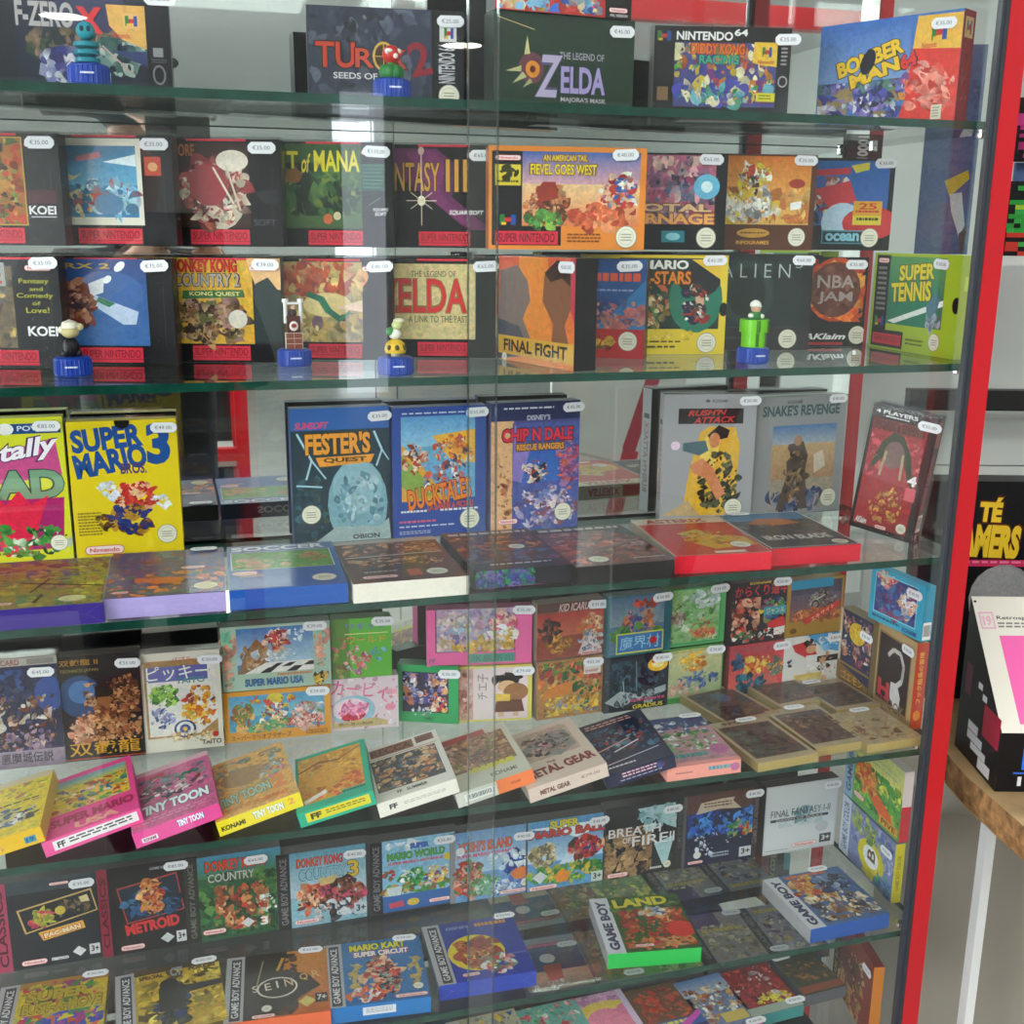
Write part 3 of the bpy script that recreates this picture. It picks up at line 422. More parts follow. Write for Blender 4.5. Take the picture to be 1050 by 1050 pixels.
U('C', None, (935, .08), 422, .024, 'R 0 0 100 100 231a1a;A 5 11 88 96 a03034;T 6 3 70 6 e8e8e8 4 PLAYERS;I 22 7 60 9 1 e8e8e8;W .02;R 5 10 86 19 7a2a26;T 8 11 84 18 2a1414 SWORDS & SERPENTS;B 6 20 88 60 30 9 b8343c,c8505a,d86a70,a03a44;P 3a3c26 12 50 24 28 40 18 56 20 72 34 84 60 72 52 64 40 34 36 22 46;E 46 36 16 11 7a5a56;L 34 34 30 54 2 a89a78;L 60 34 62 54 2 a89a78;B 22 60 76 92 44 6 b87a3a,d8a050,8a4a2a,c89054;W .04;T 74 48 88 56 f0e8e8 4;R 74 58 90 68 d8606a;W .02 .3;T 8 90 26 95 f0f0f0 AKlaim;N 40 93 58 96;S 80 91 8', 'tall red box leaning over against the glass side, black spine with barcode', [90, 8, '€55.00'], w=.09, yaw=56, roll=7, sides=('17171a', '17171a', '222', '222', '222'), side_art={'r': 'R 20 4 80 24 9a3a34;W .03;V 24 30 70 74 b0303c SWORDS & SERPENTS;C 18 78 82 92;T 30 94 70 98 e8e8e8 K'}, sleeve=1)
# third shelf, boxes lying along the front
def sd(front, side=None): return (side or front, side or front, '222', front, side or front)
cr = 'L 0 0 14 50 .5 {0};L 0 100 14 50 .5 {0};L 100 0 86 50 .5 {0};L 100 100 86 50 .5 {0};L 14 50 86 50 .25 {0}'
def fold(h): return {'b': cr.format(h)}
FL('C', .022, [(-24, 629), (100, 619), (113, 570), (-5, 577)], 'A 0 0 100 100 9a8a3a;B 0 0 100 40 40 12 8a5a5a,a87a5a,5a5a7a,b89a6a,7a3a4a;B 0 40 100 100 50 12 b8b03a,8a9a3a,6a8a5a,c8b84a,a86a5a;L 30 50 96 66 2 3a2a22;L 40 72 52 44 1.4 3a2a22;L 46 92 50 76 2 4a3a22;E 75 88 11 6 dcd8a4;N 2 88 30 93;F 0 0 100 100 .8 7a96c0', 'flat box with an olive battle picture and purple front edge', sides=sd('3a2a80'), side_art=fold('8a80c0'), w=.126, l=.176, wrap=1)
FL('C', .022, [(103, 615), (231, 606), (228, 562), (117, 568)], 'A 0 0 100 100 5a4a7a;B 0 0 100 50 70 10 6a5a8a,8a4a5a,3a5a8a,4a4a6a,a05a4a,5a7a9a;B 0 50 100 100 60 11 d8683a,c85a44,4a7a5a,e88a4a,6a6aa0,3a6a8a;E 50 70 16 7 e0703a;N 8 88 22 93;E 84 86 10 7 e8dca0;E 84 86 8 5 d8c890;N 62 42 84 48', 'flat box with an orange and violet painting and lavender front edge', [82, 5, '€60.00'], sides=sd('a89ad0'), side_art=fold('d8d0f0'), w=.126, l=.176, wrap=1)
FL('C', .022, [(236, 605), (357, 597), (340, 556), (231, 562)], 'R 0 0 100 100 2457a5;R 0 0 100 16 5a7aa8;W .03;T 4 3 92 13 eef0f2 SOCCER;A 4 18 94 58 5a9a3c;B 4 20 94 57 24 10 5aa03a,8ab84a,4a8a3a,c89a6a;B 10 40 36 60 12 8 d8b070,c88a4a;B 66 24 90 46 12 6 d89a5a,b86a4a;F 3 17 95 59 .8 e8ecd8;N 3 62 26 70;S 82 84 11;I 10 70 30 76 2 d8a050', 'flat blue box with a green pitch picture and white title', sides=sd('1f55a8'), side_art={'b': cr.format('6a94d0'), 't': 'R 0 0 100 100 1c2f5c;W .03;T 40 30 92 75 d8dce8 SOCCER'}, w=.126, l=.176, wrap=1)
FL('C', .022, [(359, 600), (476, 590), (447, 549), (342, 557)], 'A 0 0 100 100 5a3424;R 0 0 100 9 b8a898;B 4 10 96 46 60 9 c87a4a,8a4a2a,e09a5a,6a3420,a85a34;B 4 46 96 70 40 9 6a4a3a,d8843a,3a2a22,c8a078,4a3a3a;L 4 44 96 40 2 c8b8a8;B 4 70 96 98 22 8 2a2220,3a2c28,5a3a2a;N 10 87 42 93;S 78 86 10;R 52 78 64 92 b84a40;I 14 78 44 82 1 c8b0a0', 'flat box with a brown machine picture and white front edge', sides=sd('e6e0d2'), side_art=fold('b8b0a0'), w=.127, l=.176, wrap=1)
FL('C', .022, [(480, 588), (583, 577), (545, 541), (455, 548)], 'A 0 0 100 100 4a3430;W .03 .2;I 6 4 94 14 1 cfc6c0;B 2 16 98 52 50 10 c8683a,a84a3a,6a4a5a,d88a4a,5a3a4a;B 2 50 98 84 50 10 3a2a4a,5a5a7a,8a3a3a,4a6a8a;S 66 48 9;R 0 84 100 100 1c1c22;I 20 88 84 93 1 d8d8d8', 'flat dark box with an orange explosion and green blue painted front edge', sides=sd('1c1a24'), side_art={'b': 'A 0 0 60 100 1c2a3a;B 0 0 62 95 60 9 1f6a4a,2a4a8a,4a3a8a,1a2a34,2f8a5a,6a5a9a;L 0 96 70 94 1.2 c84aa0'}, w=.116, l=.17, wrap=1)
FL('C', .022, [(585, 583), (690, 573), (640, 537), (545, 545)], 'A 0 0 100 100 6a4448;R 0 0 100 13 2a2024;W .03;I 6 3 94 13 1 cfc8c4;B 0 14 100 60 60 11 b8504a,8a6a6a,a88a84,6a4a50,c87a6a;B 0 60 100 96 40 11 7a3a3c,4a3034,9a6a5a,c8584a;S 30 86 10;I 64 88 96 93 1 d0ccca;P 3a4450 70 14 100 14 100 40', 'flat box with a dark red picture and plain black front edge', sides=sd('1b191b'), side_art=fold('6a6a6c'), w=.124, l=.172, wrap=1)
FL('C', .022, [(691, 575), (788, 567), (742, 527), (645, 532)], 'R 0 0 100 100 c92a2a;R 0 0 100 16 d8cdb4;W .04;O 12 3 80 14 b8302c e8dcc0 ASTERIX;A 0 17 100 100 c92c2c;P d8a832 28 62 60 50 96 58 98 80 50 86;P cfc06a 30 44 56 34 66 48 40 58;B 30 40 92 76 30 7 d8b83a,8a7a3a,e8d8a0,a86a2a,c83a34;S 80 78 11;R 44 92 76 97 e8dcc8;F 0 0 100 100 .8 e0d4bc', 'flat red box with a cream title strip', sides=sd('dc2438', 'd6c9b0'), side_art={'b': cr.format('f07080'), 't': 'R 0 0 100 100 d6c9b0;R 60 10 96 90 b8302c;W .04;T 12 20 56 80 b8302c ASTERIX'}, w=.124, l=.178, wrap=1)
FL('C', .022, [(788, 567), (882, 557), (815, 524), (738, 527)], 'A 0 0 100 100 3a3a42;A 0 0 100 22 4a7aa0;P b86a3a 20 30 40 16 70 20 80 34 40 40;B 2 34 98 70 40 9 3a3430,5a4a3a,2a2a2e,6a5a4a;W .03;T 12 66 86 78 d8d4d0 IRON BLADE;B 4 80 96 97 20 7 2a2828,4a3a34;S 84 90 9;H 0 98.6 100 98.6 2.6 e8e4dc 28;H 98.8 0 98.8 100 2.4 e8e4dc 30;H 1.2 0 1.2 100 2.4 e8e4dc 30;H 0 1.2 100 1.2 2.4 e8e4dc 28', 'flat box with a dark mountain picture, checked rim and red front edge', [26, 4, '€40.00'], sides=sd('d32336'), side_art={'b': ''+cr.format('f08090')}, w=.122, l=.172, wrap=1)
# fourth shelf, small boxes standing at the back
W1 = ('8a7a6a', '8a7a6a', '9a8a7a', '222', '222')
def D(L, R, top, art, label, price=None, d=.022, **kw): return U('D', L, R, top, d, art, label, price, **kw)
D((-8, .245), (68, .243), 672, 'A 0 0 100 100 2a2c4a;R 0 0 100 7 b0a8a0;T 4 1 50 6 8a4a44 DISK CARD;R 60 1 96 6 8a8680;B 4 10 98 60 50 12 2a3050,38406a,1e2038,4a4a6a,2c4a80;E 86 34 20 16 34529a;B 2 34 92 84 60 10 8a5a44,a87a5a,6a3a34,d8d0c8,4a3a3a,c8b098;B 20 62 90 92 24 9 8a6a8a,a88a9a,6a5a7a;G 0 84 100 100 9a8a9a 7a6a7a;W .03;T 14 86 84 96 2a2430 悪魔城伝説', 'night blue small box with dark brushed Japanese lettering low down', [78, 13, '€45.00'], sides=W1, sleeve=1)
D((66, .245), (150, .243), 668, 'A 0 0 100 100 241f22;W .02;T 4 3 50 9 b8862c 双截龍 II;T 4 12 50 16 8a7a3a TECHNOS JAPAN;E 26 38 26 20 2a4a78;E 28 34 16 11 4a78b0;B 30 26 98 84 70 10 7a4a30,a86a40,3a2420,c88a58,5a3424,d8a878;P 2a1e1a 44 30 54 24 66 30 66 42 44 42;P 9a6038 46 40 64 40 60 52 50 52;B 16 50 92 84 60 9 a8683c,8a5030,c88a58,6a3a24,d8a070;B 60 18 98 56 40 7 7a4028,a86a44,5a3020,c89060;B 10 58 40 84 20 8 d89a78,b86a4a,e0b090;W .04;T 8 82 94 95 d8a02c 双截龍;L 0 98 100 98 1 b84a34', 'dark small box with brown fighters and gold lettering', [86, 9, '€55.00'], sides=('5a4a3a',)*5, sleeve=1)
D((149, .245), (230, .243), 665, 'R 0 0 100 100 e6e0d0;A 5 8 94 86 b08a58;P e8e4dc 8 18 94 14 94 70 70 84 8 84;T 40 5 66 10 c83a34 バブル;R 10 14 84 29 6a6ab0;O 8 13 86 28 eef4e0 5a6ab0 ピッキー;T 44 26 80 32 4a9a8a TAITO;B 10 32 44 54 26 9 8ac04a,5a9a3a,a8d060,3a6a2a;B 10 56 40 76 16 7 7a8ac0,a8a8d0,4a5a8a;B 50 34 92 76 40 8 e8a83a,d8782a,e8c04a,c84a34,8a4a5a;E 52 78 14 9 3a4a8a;E 52 78 11 7.4 e8e8e0;E 52 78 7 4.8 4a5aa0;E 52 78 3 2.2 e8c040;W .02;T 72 91 97 96 4a4440 TAITO;B 20 80 90 92 16 6 c8a060,e8d8b0;E 90 86 4 3 c83434', 'cream small box with green and orange creatures and a round target', [88, 9, '€30.00'], sides=('cfc8b8',)*5, sleeve=1)
D((231, .25), (340, .245), 702, 'R 0 0 100 100 dd9a2e;A 5 9 94 80 4a9ab8;G 5 9 94 50 4a94c0 78b8c8;E 48 18 8 11 d8c43a;B 8 20 26 74 24 7 b8863a,5a8a3a,8a5a2a,d8a860;B 32 24 60 70 26 6 d8c040,c8382e,e8d0a8,e8e4dc,8a5a34,4a8ac0;B 60 30 94 66 40 6 d8e0e4,7a9aa8,c85a50,5a8a6a,e8b8a8,8ab8c8;B 56 54 94 80 30 6 d8887a,e8c8b8,b04a44,c8a090;B 20 62 60 80 20 7 3a8a5a,5aa06a,c8b070;B 14 14 70 26 8 5 d8b83a,c84a3a;W .05;T 6 86 62 97 4a2a14 スーパーマリオブラザーズ;F 76 87 96 95 1 a87424;T 79 89 93 93.5 a87424 Nintendo', 'orange small box with black Japanese title, lower of the wide pair', [88, 9, '€39.00'], sides=('c88a28',)*5)
zD = COUNT[-1][2]
D((229, .25), (340, .245), 636, 'R 0 0 100 100 a8c4b0;B 0 0 14 100 14 8 e0a890,7ac0a0,d89a88;B 84 0 100 74 12 8 e0a890,7ac0a0,d89a88;A 14 4 84 74 4a80b4;G 14 4 84 60 3a74b4 a8c8dc;P 8a6a4a 14 74 22 40 32 20 40 34 44 60 46 74;B 16 30 46 74 20 6 b88a5a,9a7a5a,c8b090;B 38 10 62 36 24 7 c83434,e8d8d0,d84a44,d8b090,8a2a2a;B 62 6 80 30 8 4 e8f0f4,c8e0f0;B 30 40 70 58 16 6 d8e0e4,b8c8d0;P e8e6e0 20 74 40 58 84 58 84 74;P 2a2a2e 34 74 42 66 50 66 44 74;P 2a2a2e 54 66 62 60 68 60 62 66;P 2a2a2e 58 74 66 66 74 66 68 74;P 2a2a2e 74 66 80 60 84 60 84 66;P 2a2a2e 44 66 50 60 56 60 50 66;W .05;T 20 82 74 94 2a6a9a SUPER MARIO USA;T 50 76 82 80 d88a5a NINTENDO;B 82 80 98 98 10 6 d8b03a,3a2a1a,e8c860', 'pale green chequered small box with blue sea picture, upper of the wide pair', [86, 6, '€39.00'], zo=zD+.0012, sides=('8aa894',)*5)
D((339, .25), (409, .245), 692, 'R 0 0 100 100 e0cdd4;B 0 0 100 100 30 8 e8b8c4,dcd0d8,d890a4,e8d8e0;W .05;K -8;O 4 8 84 36 e87aa0 7a3a5a カービィ;K 0;E 34 62 32 30 9ac0d0;E 30 60 26 22 ecd0dc;B 8 46 56 74 20 10 e88ab0,e06a98,f0a0c0;B 20 70 50 82 8 8 d8304a,c82a40;P c8b078 4 84 66 78 84 86 84 94 4 94;T 12 85 62 91 5a4a2a 夢の泉の物語;E 88 30 8 6 e8a0b4;E 88 60 8 7 e890a8', 'pink and white small box with plump pink Japanese letters', None, sides=('c8b0b8',)*5)
zE = COUNT[-1][2]
D((341, .25), (402, .245), 632, 'R 0 0 100 100 62b83a;R 0 0 30 100 5a8a3a;B 0 30 50 100 20 9 8a6a4a,c87a6a,7ac04a;T 24 7 92 20 7a6ac0 ワギャン;R 22 25 94 26.5 e8e0a0;T 26 30 90 42 e8a03a ワールド;B 20 46 64 92 26 8 d85a5a,e8a8a0,a86a8a,c8c0d0,d88a70;B 66 46 92 72 8 6 4a8ab0,6ab0c8', 'bright green small box with pastel Japanese letters', [86, 6, '€35.00'], zo=zE+.001, sides=('4a8a30',)*5)
D((408, .262), (470, .23), 684, 'R 0 0 100 100 2aa05a;A 8 12 84 82 2a2440;B 9 13 83 80 60 10 4a3a8a,c8764a,e0a870,6a5aa8,8a8ac0,d8d0d8,3a2a5a;B 50 56 84 80 14 9 c83a3a,d8b860,e8d8c0;B 14 74 62 90 10 6 d8d8e0,5a9a7a;T 44 90 60 95 1a4a2a FAMILY', 'green framed small box with a dark purple picture', [86, 12, '€30.00'], sides=('1f7a44', '2aa05a', '248a4c', '222', '222'))
D((470, .235), (545, .22), 681, 'R 0 0 100 100 dccf6a;R 0 4 94 96 e2cfd0;A 0 4 20 96 c89a8a;B 0 10 18 90 16 8 c88a7a,a86a5a,d8b0a8;V 26 14 40 60 8a7a7a チエ子;W .03;B 50 14 84 34 24 9 1c1614,2a201c,14100e;E 66 38 13 11 e0b48a;E 78 48 17 16 9a6a44;P 6a4030 52 62 86 62 90 84 48 84;P e2c050 50 50 70 52 70 64 50 64;R 54 84 62 92 d8b090;R 74 84 82 92 d8b090', 'cream edged small box with a child holding a brown gong on pale pink', [88, 10, '€79.00'], sides=('c8bc5a',)*5)
zF = COUNT[-1][2]
D((438, .245), (545, .225), 622, 'R 0 0 100 100 f06aa8;R 8 0 84 76 3a3a4a;A 9 0 83 75 b8a8c0;B 9 1 83 74 90 8 c8a0c0,d8b050,9a8ac0,e0c8c0,7a6aa0,c87a9a,e8d8d0,a8c0d0;B 58 4 84 40 14 9 e8c8b8,d8607a,e8a8a0;B 58 36 82 58 14 8 f0ece8,d8b060;B 20 54 84 75 26 7 d8b050,c89a40,e0c070;R 40 80 84 96 5a9a8a;T 42 82 82 94 3a7a6a 水島新司;T 2 86 8 94 8a5a7a FF', 'hot pink small box with a crowded pastel group picture', [92, 4, '€35.00'], zo=zF+.001, sides=('d85a94',)*5)
D(None, (617, .22), 671, 'A 0 0 100 100 a87a4a;B 2 4 98 60 60 12 5a7a3a,a83a34,8a3a3a,3a5a3a,c8a04a,d8703a;P c87a34 10 50 40 40 60 44 66 58 30 62 8 70;B 56 40 98 90 26 10 3a7a44,2a5a34,c8803a,d8a878;B 10 64 94 96 50 10 d8b03a,c89a30,7a8a9a,e8c850,9a6a2a;R 70 4 96 30 d8d0c8;T 72 22 92 27 a84a44 SHARP;W .03', 'brown small box with a green and yellow crowd picture, lower of the pair', [84, 9, '€65.00'], w=.1, yaw=-4, sides=W1)
zG = COUNT[-1][2]
D(None, (618, .222), 613, 'A 0 0 100 100 9a4a3a;G 0 20 100 60 b83a34 c86a4a;R 0 0 100 16 5a3a36;W .02 .3;T 32 3 82 17 e0b8b4 KID ICARUS;B 4 28 34 70 26 8 4a2a2a,6a3a30,2a1c1c;B 60 28 100 70 30 10 d8783a,e8b090,c85a34,e8c8a0;P e0d0d0 62 96 70 70 84 60 98 90;B 62 54 100 96 18 7 d8d8e0,6a8a9a,c8b0b0;B 16 60 52 92 20 8 b87a34,d8a04a,8a5a2a;R 66 92 98 98 e8c8c4;T 68 93 96 97 c03a3a Nintendo', 'red brown small box with a thin white script title, upper of the pair', [90, 9, '€35.00'], w=.1, yaw=-4, zo=zG+.001, sides=W1)
D(None, (684, .218), 668, 'A 0 0 100 100 1e2834;B 0 8 96 66 50 10 223444,2c4a5a,18222c,3a5a6a;L 48 10 50 66 1 8aa0a8;P 9aa4a8 0 80 24 62 50 72 96 60 96 72 60 82 20 92;L 28 44 32 88 1.4 a8b4b8;B 4 66 94 90 24 8 6a7a80,8a9498,3a4a54;E 82 20 16 13 e8b83a;E 82 18 10 8 f0e0a0;E 76 14 4 3 c83a34;I 40 80 96 89 1 b83a6a;R 40 90 96 100 1a1a1a;T 44 90.5 92 98 d8c83a GRADIUS', 'dark blue small box with a yellow burst badge and yellow bottom title', [88, 8, '€30.00'], w=.1, yaw=-4, sides=('2a2a30',)*5)
zH = COUNT[-1][2]
D(None, (687, .22), 606, 'R 0 0 100 100 1f6a74;A 4 2 88 96 5a7a9a;G 4 2 88 50 4a6a8a 8aa0a8;B 30 8 82 22 12 9 a83428,c8442e,7a2420;B 22 24 78 66 34 10 c8744a,e0a070,3a4a8a,8a4a34,5a6aa0;B 4 50 88 74 16 10 5a9a4a,3a7a3a;R 16 64 86 94 3a7ab8;F 14 62 88 96 2 d8d84a;W .04;T 20 68 82 90 9ad0e8 魔界村;E 72 78 6 6 c83434', 'teal edged small box with a yellow framed blue title plate', [84, 7, '€30.00'], w=.1, yaw=-4, zo=zH+.001, sides=('1f5a64',)*5)
D(None, (739, .225), 659, 'R 0 0 100 100 5a9a4a;A 2 4 98 78 b8b878;G 2 10 98 90 c8c490 8aa07a;B 30 10 74 46 24 9 e8b83a,d8782a,e8d060,c87a3a;B 26 48 92 76 24 9 4a6a9a,3a5a8a,7a8ab0;B 4 60 60 90 20 10 c88a7a,9aa88a,d8b0a0;R 0 90 100 100 3a8a3a', 'pale olive small box with orange flowers and blue berries', [86, 9, '€30.00'], w=.1, yaw=-4, sides=('3a7a3a',)*5)
zI = COUNT[-1][2]
D(None, (742, .228), 599, 'R 0 0 100 100 5ab06a;A 4 2 90 94 8ac07a;B 5 3 89 93 40 12 9ac08a,6aa85a,c8d8c0,5a9a4a,a8d090;B 8 20 34 60 12 9 a89a8a,7a6a5a,c8b8a8;B 40 8 88 36 14 10 d8e4e0,b8d0c8;B 40 56 86 88 18 8 d8904a,c85a4a,e0b070;F 2 0 92 96 1.4 2aa05a', 'light green small box with a misty garden picture', [88, 5, '€35.00'], w=.1, yaw=-4, zo=zI+.001, sides=('3a8a4a',)*5)
D(None, (805, .228), 655, 'A 0 0 100 100 b8404a;G 0 16 100 100 b83a48 d86a5a;W .03;T 4 4 64 18 a8505a BOMBER;T 68 4 98 18 a8505a KING;P d8404a 76 20 100 20 100 90 84 80;B 4 20 26 50 12 9 2a4a6a,1f3a54,3a6a8a;B 22 26 70 60 28 10 e0a83a,d8702a,e8c860,a83a2a;B 66 34 94 70 16 9 7a8a7a,d8a050,5a6a5a;B 8 60 62 96 22 12 2a5a74,1f4a60,3a7a90,163444', 'red small box with dark teal round bombs', [88, 10, '€30.00'], w=.1, yaw=-5, sides=('7a3a3a',)*5)
zJ = COUNT[-1][2]
D(None, (807, .23), 592, 'A 0 0 100 100 2a2430;W .05;T 6 6 96 24 e0383a からくり道中;T 30 1 66 5 d8b84a KONAMI;B 2 26 50 90 34 11 d89a78,c8382e,8a3a2a,e8b898,a84a3a;B 50 28 100 66 30 8 d8b83a,3a8a4a,2a5a9a,8a3a7a;R 56 44 96 58 3a9ab0;T 60 46 92 56 e8d860 ジャンル;P d83034 62 70 90 62 98 78 66 80;P e8e4dc 58 82 98 78 98 92 58 92;B 4 80 98 98 26 7 e8e0d8,2a2a2a,c8403a,3a7a4a', 'dark small box with red Japanese lettering and bright comic picture', [84, 4, '€30.00'], w=.1, yaw=-5, zo=zJ+.001, sides=('3a2a2a',)*5)
D(None, (858, .236), 647, 'R 0 0 100 100 dcdad4;P 4a9ad0 40 0 100 0 100 40 70 30;B 60 2 98 30 10 8 d8e4ec,7ab8dc;P c82a34 14 16 44 10 60 40 40 44 20 30;B 36 10 58 24 10 6 1a1616,2a2220;E 48 28 9 8 d8a078;P e8e4e0 40 40 66 40 70 70 44 70;P d8c8b0 46 70 80 92 70 96 40 76;R 60 44 100 56 2a2a30;E 12 50 10 8 d8d8d8;B 8 44 18 56 5 4 1a1a1a,3a3a3a;B 60 64 98 74 10 6 2a2a2e,d8d8d8;G 20 76 70 100 d8b84a e8e0c0;B 66 34 88 90 10 6 c8906a,d8a880', 'white small box with a jumping football player in red and white', [90, 10, '€30.00'], w=.1, yaw=-5, sides=W1)
zK = COUNT[-1][2]
D(None, (862, .236), 590, 'R 0 0 100 100 a8802e;A 6 4 96 74 4a4458;G 6 26 96 74 5a5068 8a5a4a;R 6 0 80 16 2a8ab0;B 36 20 86 56 24 8 7a6a6a,2a2426,a89a90,5a4a50;L 40 44 66 30 2 c8c0b8;E 50 46 7 8 2a2426;E 50 46 4.5 5 8a8078;B 6 54 96 76 30 10 c86a3a,a8502c,d8884a,8a4a30;K 26;R 0 0 0 0 000;P c83a2e 30 70 92 42 94 54 34 82;W .03;T 42 58 86 66 e8c8a0 エキサイト;K 0;R 0 84 100 100 a8802e;E 14 90 6 5 6a4a1a', 'gold edged small box with a dusty motorbike picture', None, w=.1, yaw=-5, zo=zK+.001, sides=('8a6a2a',)*5)
SDR = dict(d=.024)
U('D', (856, .238), (889, .155), 640, .022, 'A 0 0 100 100 2a3050;R 0 0 10 100 c8b89a;B 10 4 98 66 50 12 8a5a5a,3a3a6a,d8d0c8,7a3a5a,c88a6a,2a2a4a;E 56 24 24 14 d8b82c;B 36 12 76 36 14 9 e8c83a,d8a82c;P 7a5a2a 0 70 100 84 100 100 0 92;W .05;O 18 78 84 90 d8a03a 3a2a14 ゴエモン;R 0 68 100 71 8a6a34;B 60 2 96 30 10 5 e8e4e0,3a3a6a', 'night blue small box with a yellow moon, turned along the glass side', [86, 20, '€35.00'], sides=('7a6a4a',)*5)
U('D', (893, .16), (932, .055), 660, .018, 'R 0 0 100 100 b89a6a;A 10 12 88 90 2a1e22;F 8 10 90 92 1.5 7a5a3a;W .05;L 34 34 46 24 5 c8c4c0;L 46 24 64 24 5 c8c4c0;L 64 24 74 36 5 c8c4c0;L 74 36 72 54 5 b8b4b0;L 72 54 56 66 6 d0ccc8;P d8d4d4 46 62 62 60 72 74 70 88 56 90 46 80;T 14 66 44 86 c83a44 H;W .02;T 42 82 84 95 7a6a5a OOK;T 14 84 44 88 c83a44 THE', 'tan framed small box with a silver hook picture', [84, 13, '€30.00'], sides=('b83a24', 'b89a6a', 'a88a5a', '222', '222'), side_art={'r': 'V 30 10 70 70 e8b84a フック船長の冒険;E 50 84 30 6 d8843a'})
zL = COUNT[-1][2]
U('D', (890, .165), (944, .055), 602, .017, 'R 0 0 100 100 3aa8c8;A 10 8 88 82 3a4a8a;B 11 9 87 80 40 12 4a5a9a,3a4a7a,6a6aa8,5a7ab0,8a4a7a;B 12 3 50 26 20 9 e8d0a8,c84a5a,f0e0c8,d88a8a;B 56 26 88 70 24 9 e8e8f0,d8a07a,b8c8e0,e8c0a0;B 20 60 84 80 10 9 3a8ac8,8a4a6a;F 9 7 89 83 1.6 8ad0e0;I 8 88 60 96 1 1f5a7a;W .03;T 66 88 92 97 2a4a8a KONAMI', 'sky blue small box stacked on the hook box by the glass side', [84, 20, '€30.00'], zo=zL+.002, sides=('2f94b4',)*5, side_art={'r': 'C 10 66 90 98'})
# fourth shelf, small boxes laid along the front, turned a little
def DF(c, art, label, front, fa='', w=None, l=.138, up=.0222, side=None, price=None, **kw): return FL('D', .0185, c, art, label, price, sides=(side or front, side or front, front, front, front), side_art={'b': fa, 'r': 'R 0 0 100 100 '+(side or front)}, w=w, l=l, anchor=1, up=up, **kw)
DF([(-57, 879), (41, 847), (60, 790), (-18, 813)], 'A 0 0 100 100 d8c02c;R 0 0 100 10 c8b894;B 4 12 96 50 40 10 c8b02a,e0cc40,b89a28,c8786a,8aa04a;I 30 44 90 49 1 3a3014;B 30 54 92 84 40 9 2a2a2e,4a6a8a,e8e4dc,c8b8a0,3a4a5a;B 4 60 30 96 12 9 d8c83a,8a7a2a', 'yellow small box with black figures, its front edge orange yellow', 'e0b424', 'E 50 60 4 20 e8908a;B 40 40 58 80 7 4 e89a90,e8b0a0;R 80 40 92 80 3a8ab0;T 82 46 90 74 1a3a5a 19', side='d8b428')
DF([(42, 865), (143, 828), (144, 777), (66, 803)], 'R 0 0 100 100 e4468c;A 6 8 94 64 d8b83a;B 7 9 93 63 80 9 5a9a4a,d8c040,c8442e,e8a870,3a6a8a,e8e0d0,8ab04a,b85a3a;G 7 9 93 24 5a9ab0 b8b84a;W .05;T 10 72 96 85 a81f4a SUPER MARIO;T 34 87 80 97 e8a08a USA', 'hot pink small box with a white label along its front edge', 'ee5a9c', 'R 10 16 96 78 eee9ea;W .04;T 14 28 22 68 2a2a2a FF;I 26 28 90 66 2 4a4a4a', price=None, side='c83a7a')
DF([(135, 856), (224, 823), (222, 769), (148, 793)], 'A 0 0 100 100 c8648c;R 0 0 100 8 d8a8b4;P c82a3a 26 14 42 12 46 20 34 24 24 20;B 6 16 94 56 50 10 6a8a8a,b87a94,5a6a7a,d890a8,3a7a5a,9a4a6a;B 10 34 92 60 30 9 3a3a4a,e8e0e0,d8a0b0,8a2a3a,2a5a4a;W .05;O 8 64 92 80 e8f0f0 2a5a6a TINY TOON;I 12 86 88 94 2 d890b0', 'rose small box with white slanted title lettering', 'e8539a', 'W .05;O 50 16 80 60 f0f4fa 2a4a9a TINY TOON;R 8 50 26 80 f0e8ee;T 10 55 24 76 8a3a5a KONAMI', side='c8447c')
DF([(221, 844), (307, 812), (298, 762), (225, 785)], 'A 0 0 100 100 d8a860;B 4 6 96 60 60 10 c8a07a,a8b07a,8aa0a0,d8b880,b87a5a,7a8a6a;E 44 40 30 16 a88a60;B 60 24 96 60 16 8 c87a7a,d8d0c0,8ab0b0;K 8;W .05 .2;O 6 64 72 80 a8c8b0 5a6a5a TINY TOON;T 70 56 90 80 e0905a 2;K 0;T 4 86 90 94 d8743a ドタバタ大運動会', 'pale orange small box with a yellow front edge', 'ecd82c', 'W .05;T 4 40 32 74 3a3a14 KONAMI;O 42 20 78 70 e8ece0 8a8a5a TINY TOON;T 84 16 92 60 e8a04a 2', side='d8b84a')
DF([(304, 835), (382, 810), (370, 758), (310, 775)], 'R 0 0 100 100 22a582;A 4 6 92 90 d8a03a;B 5 7 91 60 34 12 d8983a,e0b050,c8862c,e8bc60;P 8a5a24 4 30 30 20 60 24 92 10 92 12 60 27 30 23 4 33;B 10 56 92 90 34 12 d8702e,c8602a,e08a3a,d8b048;E 40 54 26 14 e0a440;P f0e8e0 10 84 40 74 42 80 12 90;R 60 84 96 95 22a582;W .03;I 62 86 92 92 1 1a5a4a', 'teal edged small box with an orange picture and yellow front label', '1fa684', 'R 10 16 94 80 d9cc2e;W .05;T 16 28 30 68 3a3a14 FF;I 36 32 88 62 2 6a641a')
